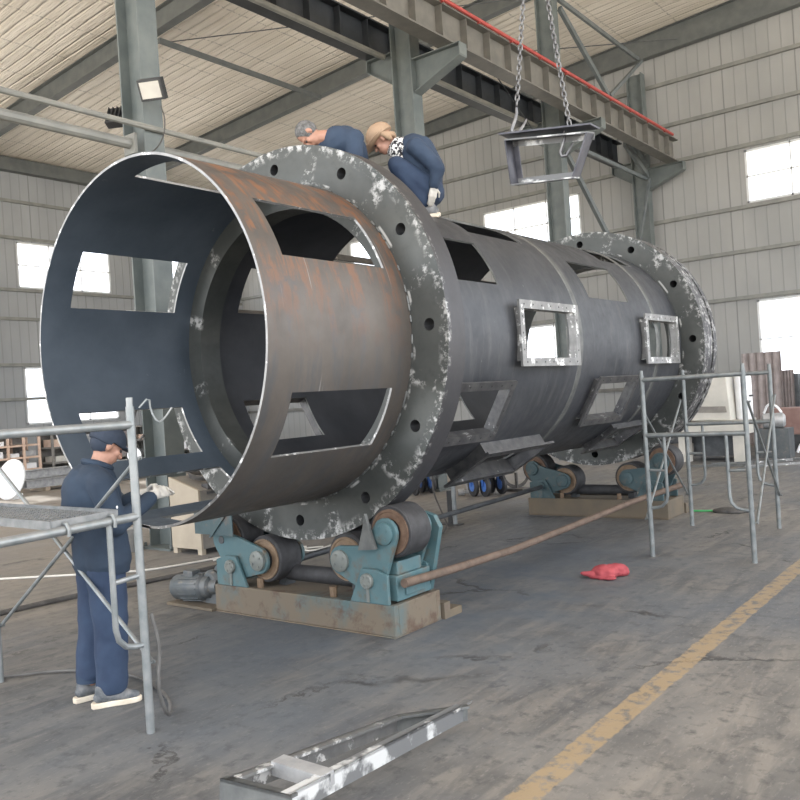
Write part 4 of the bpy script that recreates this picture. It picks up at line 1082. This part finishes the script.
g = MB(); g.lathe((-4.637, 6.621, 1.24), (.5, -.85, 0), [(.098, 0), (.098, .004)], 24); g.build('dial_face', 'whitepaint', dl)
g = MB(); g.bar((-4.634, 6.616, 1.235), (-4.67, 6.595, 1.28), .012, .004); g.build('needle', 'black', dl, smooth=False)

# racks along the left wall
def rack(y0, y1, ny, nz, h, mat, lab):
    root = thing('storage_rack', (-18, (y0 + y1) / 2, 0), lab, 'rack')
    for k in range(ny + 1):
        y = y0 + (y1 - y0) * k / ny
        for x in (-18.4, -17.7):
            g = MB(); g.bb((x - .03, y - .03, 0), (x + .03, y + .03, h)); g.build('upright', mat, root, smooth=False)
    for j in range(nz + 1):
        z = .12 + (h - .14) * j / nz; g = MB(); g.bb((-18.43, y0, z - .025), (-17.67, y1, z + .025)); g.build('shelf', mat, root, smooth=False)
    g = MB(); g.bb((-18.46, y0, 0), (-18.44, y1, h)); g.build('back_sheet', 'boxdark', root, smooth=False)
    return [(y0 + (y1 - y0) * (k + .5) / ny, .12 + (h - .14) * j / nz + .025) for k in range(ny) for j in range(nz)]
random.seed(3)
cells = rack(10.7, 12.5, 4, 4, 1.50, 'rackpaint', 'pale orange pigeonhole rack by the left wall, in front of the windows')
for y, z in cells:
    if random.random() < .75:
        w = random.uniform(.12, .17); boxthing('part_bin', (-18.3, y - w, z), (-17.78, y + w, z + random.uniform(.08, .2)), random.choice(['scrap', 'boxdark', 'machine', 'whitepaint']), 'small bin or part stored in the pale orange pigeonhole rack', 'bin', 'bins in the pigeonhole rack', .01)
cells = rack(12.9, 19.8, 10, 3, 1.45, 'boxdark', 'long dark storage rack by the left wall, mostly hidden by the drum')
for y, z in cells:
    w = random.uniform(.16, .3); boxthing('stored_part', (-18.3, y - w, z), (-17.72, y + w, z + random.uniform(.1, .3)), random.choice(['scrap', 'darksteel', 'sheet', 'greysteel', 'machine', 'rackpaint', 'whitepaint']), 'part stored in the long dark rack behind the drum', 'part', 'parts in the long dark rack', .01)
# stacked beams in front of the racks
for y in (11.4, 12.9, 14.6):
    g = MB(); g.bb((-16.2, y - .06, 0), (-15.4, y + .06, .10)); tag(g.build('bearer', 'wood', smooth=False), 'timber bearer under the stacked steel beams, ' + {11.4: 'nearest of three', 12.9: 'middle of three', 14.6: 'farthest of three'}[y], 'timber')
for k, (x, z, l) in enumerate(((-15.5, .10, 'lower front'), (-15.85, .10, 'lower rear'), (-15.68, .34, 'top'))):
    g = MB(); g.isec((x, 10.9, z + .11), (x, 15.4, z + .11), .24, .22, .02, .015); tag(g.build('steel_beam', 'scrap', smooth=False), 'grey steel beam on timber bearers before the racks, %s one' % l, 'beam', 'stacked steel beams')
ds = thing('dished_head', (-14.2, 9.75, 0), 'white dished tank head standing on edge at the far left', 'tank head')
R = V((.15, -.95, .28)).normalized(); g = MB(); g.lathe((-14.25, 9.85, .47), R, [(.48, -.02), (.48, .02), (.45, .04), (.34, .07), (.2, .09), (.02, .10), (.02, .08), (.2, .07), (.34, .05), (.44, .02), (.44, -.02)], 36, closed=True); g.build('dish', 'whitepaint', ds)
g = MB(); g.bb((-14.4, 9.86, 0), (-14.2, 10.1, .12)); g.build('support_block', 'whitepaint', ds, smooth=False)
# trolleys with blue forks under the drum
def trolley(x, y, lab):
    root = thing('trolley', (x, y, 0), lab, 'trolley')
    g = MB(); g.bb((x - .2, y - .15, .40), (x + .25, y + .45, .44)); g.build('deck', 'darksteel', root, smooth=False)
    for k, (dx, dy) in enumerate(((.12, -.08), (.22, .28), (-.12, -.08), (-.05, .35))):
        c = V((x + dx, y + dy, .175)); d = V((.5, .86, 0))
        g = MB(); g.lathe(c - d * .03, d, [(.12, 0), (.175, .008), (.175, .052), (.12, .06)], 24); w_ = g.build('wheel', 'rubber', root)
        g = MB(); g.lathe(c - d * .034, d, [(.045, 0), (.09, .002), (.09, .066), (.045, .068)], 18); g.build('wheel_hub', 'bluepaint', w_)
        g = MB()
        s = d * .05
        for q in (-1, 1): g.bar(c + s * q, c + s * q + V((-.02, 0, .24)), .06, .012, d)
        g.bb((c.x - .09, c.y - .07, c.z + .21), (c.x + .06, c.y + .07, c.z + .235)); g.build('fork', 'bluepaint', root, smooth=False)
    return root
trolley(-2.80, 12.2, 'low trolley with blue forked wheels seen under the middle of the drum')
trolley(-4.25, 12.15, 'low trolley with blue forked wheels seen just behind the near flange')
g = MB()
for k in range(6): g.tube([(-2.55 + .25 * math.cos(t) * .6, 12.95 + .25 * math.cos(t) * .7, .30 + .25 * math.sin(t) + .008 * k) for t in [2 * PI * q / 24 + k for q in range(24)]], .014 , 6, closed=True)
g.bb((-2.75, 12.8, 0), (-2.35, 13.1, .05)); g.bar((-2.55, 12.95, .05), (-2.55, 12.95, .32), .04, .04, (0, 1, 0)); tag(g.build('hose_reel', 'hosedark'), 'black coiled hose standing beside the blue wheeled trolley', 'hose reel')
g = MB(); g.lathe((-3.14, 12.25, .06), (.8, .6, 0), [(.06, -.16), (.06, -.05), (.03, -.045), (.03, .045), (.06, .05), (.06, .16)], 14); g.cone((-3.14, 12.25, .06), (-3.14, 12.25, .48), .012, n=8); tag(g.build('rod_stand', 'scrap'), 'thin upright rod on a small weighted foot under the drum', 'stand')
ps = thing('support_stand', (-1.5, 9.4, 0), 'silver pole and black post support stand under the middle of the drum', 'stand')
g = MB(); g.tube([(-1.47, 9.4, .012), (-1.47, 9.4, .84)], .032, 12); g.build('pole', 'galv', ps)
g = MB(); g.bb((-1.60, 9.42, .012), (-1.53, 9.47, .46)); g.build('post', 'black', ps, smooth=False)
g = MB(); g.bb((-1.85, 9.34, 0), (-1.38, 9.48, .012)); g.build('foot_plate', 'black', ps, smooth=False)
g = MB(); g.bb((-1.9, 9.37, .70), (-1.3, 9.43, .80)); g.bb((-1.82, 9.36, .62), (-1.72, 9.44, .70)); g.build('head_beam', 'greysteel', ps, smooth=False)
tubething('power_cable', [(-1.75, 9.33, .70), (-1.72, 9.28, .45), (-1.55, 9.2, .22), (-1.3, 9.0, .02), (-1.05, 8.3, .02), (-1.15, 7.6, .02), (-1.6, 7.2, .02)], .012, 'hosedark', 'dark cable hanging from the support stand to the floor under the drum', 'cable', 6, 2)

# right hand side of the hall
mc = thing('press_machine', (-.6, 18.3, 0), 'cream machine with sloping hood standing behind the far flange', 'machine')
g = MB(); g.prism([(-1.25, 18, .88), (-.28, 18, .86), (-.34, 18, 1.83), (-.74, 18, 1.88)], (0, .8, 0)); g.build('hood', 'machine', mc, smooth=False, bevel=.02)
g = MB(); g.prism([(-1.05, 17.985, 1.05), (-.36, 17.985, 1.03), (-.38, 17.985, 1.16), (-.98, 17.985, 1.18)], (0, .015, 0)); g.build('hood_seam', 'boxdark', mc, smooth=False)
g = MB(); g.bb((-1.4, 17.9, .56), (-.02, 18.9, .86)); g.build('bed', 'machine', mc, smooth=False, bevel=.01)
for x in (-1.3, -.16):
    g = MB(); g.bb((x - .1, 17.95, 0), (x + .12, 18.15, .56)); g.build('leg', 'machine', mc, smooth=False)
g = MB(); g.bb((-1.2, 18.3, .1), (-.3, 18.9, .56)); g.build('gearbox', 'darksteel', mc, smooth=False)
tk = thing('white_tank', (-.12, 18.5, .86), 'small white cylindrical tank on the bed of the cream machine', 'tank')
g = MB(); g.lathe((-.13, 18.45, .86), (0, 0, 1), [(.15, 0), (.17, .04), (.17, .85), (.15, .94), (.07, .99)], 24); g.build('vessel', 'whitepaint', tk)
g = MB(); g.cone((.02, 18.35, 1.35), (.09, 18.31, 1.35), .02, n=8); g.build('valve', 'black', tk)
eng = thing('engine_unit', (.35, 18.9, 0), 'jumble of grey motor parts right of the white tank', 'motor')
g = MB(); g.lathe((.1, 18.9, .78), (1, .2, 0), [(.12, 0), (.16, .02), (.16, .4), (.1, .45)], 20); g.build('motor_body', 'scrap', eng)
g = MB(); g.bb((.0, 18.7, 0), (.65, 19.15, .62)); g.build('plinth', 'motor', eng, smooth=False)
g = MB(); g.tube([(.15, 18.85, .95), (.25, 18.8, 1.15), (.42, 18.8, 1.1), (.5, 18.85, .95)], .025, 8, 2); g.build('pipe_bend', 'whitepaint', eng)
# corrugated sheets
for k, (x0, x1, y, h, lab) in enumerate(((-1.25, -.30, 22.4, 2.34, 'brown corrugated steel sheet standing before the end wall, taller one'), (-.45, -.08, 22.62, 1.85, 'narrow brown corrugated steel sheet leaning behind the taller one'))):
    g = MB(); n = 40; P = []
    for i in range(n + 1):
        x = x0 + (x1 - x0) * i / n; ph = (i % 8) / 8; P.append((x, y + (.0 if ph < .375 else .045 if .5 <= ph < .875 else .022)))
    vs = [(x, yy + .10 * z / h, z) for z in (0, h) for x, yy in P] + [(x, yy + .012 + .10 * z / h, z) for z in (0, h) for x, yy in P]; m = n + 1
    fs = [(i, i + 1, m + i + 1, m + i) for i in range(n)] + [(2 * m + i + 1, 2 * m + i, 3 * m + i, 3 * m + i + 1) for i in range(n)] + [(m + i, m + i + 1, 3 * m + i + 1, 3 * m + i) for i in range(n)] + [(i + 1, i, 2 * m + i, 2 * m + i + 1) for i in range(n)] + [(0, m, 3 * m, 2 * m), (n, 2 * m + n, 3 * m + n, m + n)]
    g.add(vs, fs); tag(g.build('corrugated_sheet', 'sheet', smooth=False), lab, 'sheet')
boxthing('sheet_rest', (-1.3, 22.8, 0), (0.0, 23.2, 1.75), 'darksteel', 'dark steel block behind the brown corrugated sheets', 'block')
pb = thing('red_crate', (.35, 20.6, 0), 'faded red steel crate on a dark base at the right edge', 'crate')
g = MB(); g.bb((-.1, 20.3, .38), (1.0, 21.0, .98)); g.build('crate_body', 'pinkbox', pb, smooth=False, bevel=.015)
g = MB(); g.bb((-.15, 20.25, 0), (1.05, 21.05, .38)); g.build('base', 'darksteel', pb, smooth=False)
boxthing('work_bench', (-6.5, 23.4, 0), (-1.6, 24.05, .75), 'darksteel', 'long dark bench along the end wall behind the far flange', 'bench')
boxthing('work_bench', (-1.2, 23.7, 0), (5.0, 24.3, .62), 'motor', 'long low dark bench along the end wall at the right edge', 'bench')
boxthing('timber_post', (-3.05, 23.2, 0), (-2.95, 23.3, 2.6), 'wood', 'thin timber post standing against the end wall right of the far flange', 'post')
random.seed(5)
for k, (x, y, l, a) in enumerate(((.1, 17.6, 1.4, .4), (.6, 18.0, 1.1, .9), (-.3, 17.0, 1.2, .2), (.9, 17.3, 1.6, .6), (.4, 16.6, .9, 1.2), (1.3, 18.3, 1.2, .1))):
    g = MB(); d = V((math.cos(a), math.sin(a), 0)) * l / 2; c = V((x, y, .02 + .001)); z = V((0, 0, 1))
    g.bar(c - d - z * .015, c + d - z * .015, .08, .01); g.bar(c - d + V((0, .035, .0)), c + d + V((0, .035, .0)), .01, .04)
    tag(g.build('scrap_strip', random.choice(['scrap', 'silver', 'greysteel']), smooth=False), 'loose steel angle offcut on the floor right of the cream machine', 'offcut', 'steel offcuts on the floor')
tubething('white_hose', [(.55, 19.8, .02), (.62, 19.85, .22), (.8, 19.9, .33), (1.0, 19.95, .28), (1.15, 20.0, .02)], .03, 'whitepaint', 'white hose arching above the floor in front of the red crate', 'hose', 8, 2)
tubething('green_hose', [(.85, 11.3, .012), (1.12, 11.17, .012), (1.42, 11.23, .012), (1.62, 11.4, .012)], .012, 'green', 'thin green hose on the floor beside the far roller stand', 'hose', 6, 2)
g = MB(); g.ball((1.62, 11.2, .02), (.22, .12, .05), 14); g.ball((1.78, 11.3, .02), (.14, .1, .04), 12); tag(organic('sand_heap', g, 'hosedark', None, .015, 2, .01, 12), 'small dark heap on the floor behind the right scaffold', 'heap')
# red cloth on the floor
g = MB(); c = V((1.69, 7.16, 0)); g.ball(c + V((0, 0, .05)), (.13, .10, .065), 14); g.capsule(c + V((.05, .05, .06)), c + V((.12, .13, .05)), .065, .06); g.capsule(c + V((-.08, -.07, .03)), c + V((-.17, -.12, .05)), .04, .015); g.ball(c + V((.02, -.06, .015)), (.13, .06, .02), 12); g.ball(c + V((-.06, .05, .02)), (.12, .08, .02), 12)
rb = organic('red_cloth', g, 'redbag', None, .010, 2, .012, 14)
for v in rb.data.vertices:
    q = v.co.z + ORI[rb.name].z
    if q < .002: v.co.z = .002 - ORI[rb.name].z
tag(rb, 'crumpled red cloth lying on the floor in front of the drum', 'cloth')
# cables across the floor on the left
tubething('floor_cable', [(-2.74, 3.6, .022), (-2.74, 4.17, .022), (-2.68, 4.57, .022), (-2.46, 5.73, .022), (-2.42, 6.1, .022), (-2.54, 6.45, .022)], .026, 'hosedark', 'thick dark cable crossing the floor behind the standing worker', 'cable', 8, 2)
tubething('floor_hose', [(-4.9, 4.4, .013), (-4.4, 4.75, .013), (-3.8, 5.17, .013), (-3.16, 5.6, .013), (-2.98, 6.1, .013), (-2.85, 6.7, .013)], .012, 'hosewhite', 'thin pale hose crossing the floor left of the roller stand', 'hose', 6, 2)
tubething('floor_hose', [(-1.2, 2.5, .018), (-.82, 2.81, .018), (-.55, 3.12, .018), (-.2, 3.25, .018), (.1, 3.3, .018), (.62, 3.15, .018), (.90, 2.95, .018), (.99, 2.85, .08), (1.0, 2.80, .26), (1.01, 2.83, .46), (1.0, 2.79, .66)], .011, 'hose', 'grey hose running behind the feet of the standing worker and up the scaffold leg', 'hose', 8, 2)
random.seed(11)
for k in range(4):
    pts = [(-3.0 + .2 * k + random.uniform(-.15, .15) + .1 * i, 6.4 + .12 * k + random.uniform(-.25, .25) + .2 * i, .012 + .004 * k) for i in range(5)]
    tubething('floor_cable', pts, .011, random.choice(['hosedark', 'hose', 'hosewhite']), 'thin cable tangled on the floor between cabinet and roller stand', 'cable', 6, 2, 'tangled cables beside the cabinet')
# ================================================================ light, camera
w = bpy.data.worlds.new('daylight'); scene.world = w; w.use_nodes = True
bg = w.node_tree.nodes['Background']; _n = w.node_tree.nodes; _l = w.node_tree.links
_tc = _n.new('ShaderNodeTexCoord'); _sx = _n.new('ShaderNodeSeparateXYZ'); _mr = _n.new('ShaderNodeMapRange'); _mx = _n.new('ShaderNodeMix'); _mx.data_type = 'RGBA'
_l.new(_tc.outputs['Generated'], _sx.inputs[0]); _l.new(_sx.outputs[2], _mr.inputs[0]); _mr.inputs[1].default_value = -.06; _mr.inputs[2].default_value = .02
_l.new(_mr.outputs[0], _mx.inputs[0]); _mx.inputs[6].default_value = (1.25, 1.14, .98, 1); _mx.inputs[7].default_value = (.93, .97, 1.03, 1); _l.new(_mx.outputs[2], bg.inputs[0])

bg.inputs[1].default_value = WORLD
sun = bpy.data.lights.new('sun', 'SUN'); sun.energy = 3.0; sun.angle = .03; sun.color = (1, .95, .86)
so = bpy.data.objects.new('sun', sun); COL.objects.link(so); so.rotation_euler = (0, rad(-52), rad(-12))
cam = bpy.data.cameras.new('camera'); co = bpy.data.objects.new('camera', cam); COL.objects.link(co)
cam.sensor_fit = 'HORIZONTAL'; cam.sensor_width = 36; cam.lens = 839.748 / 800 * 36; cam.clip_end = 300
pitch, roll, yaw = -0.001273, -0.065126, -0.659440
cy, sy, cp, sp = math.cos(yaw), math.sin(yaw), math.cos(pitch), math.sin(pitch)
F = V((sy * cp, cy * cp, sp)); Rt = V((cy, -sy, 0)); U = Rt.cross(F); cr, sr = math.cos(roll), math.sin(roll)
R2 = Rt * cr + U * sr; U2 = U * cr - Rt * sr
mw = Matrix((R2, U2, -F)).transposed().to_4x4(); mw.translation = V((5.0059, 0, 1.755)); co.matrix_world = mw
scene.camera = co
scene.view_settings.view_transform = 'Standard'; scene.view_settings.look = 'None'
scene.view_settings.exposure = EXPOSURE
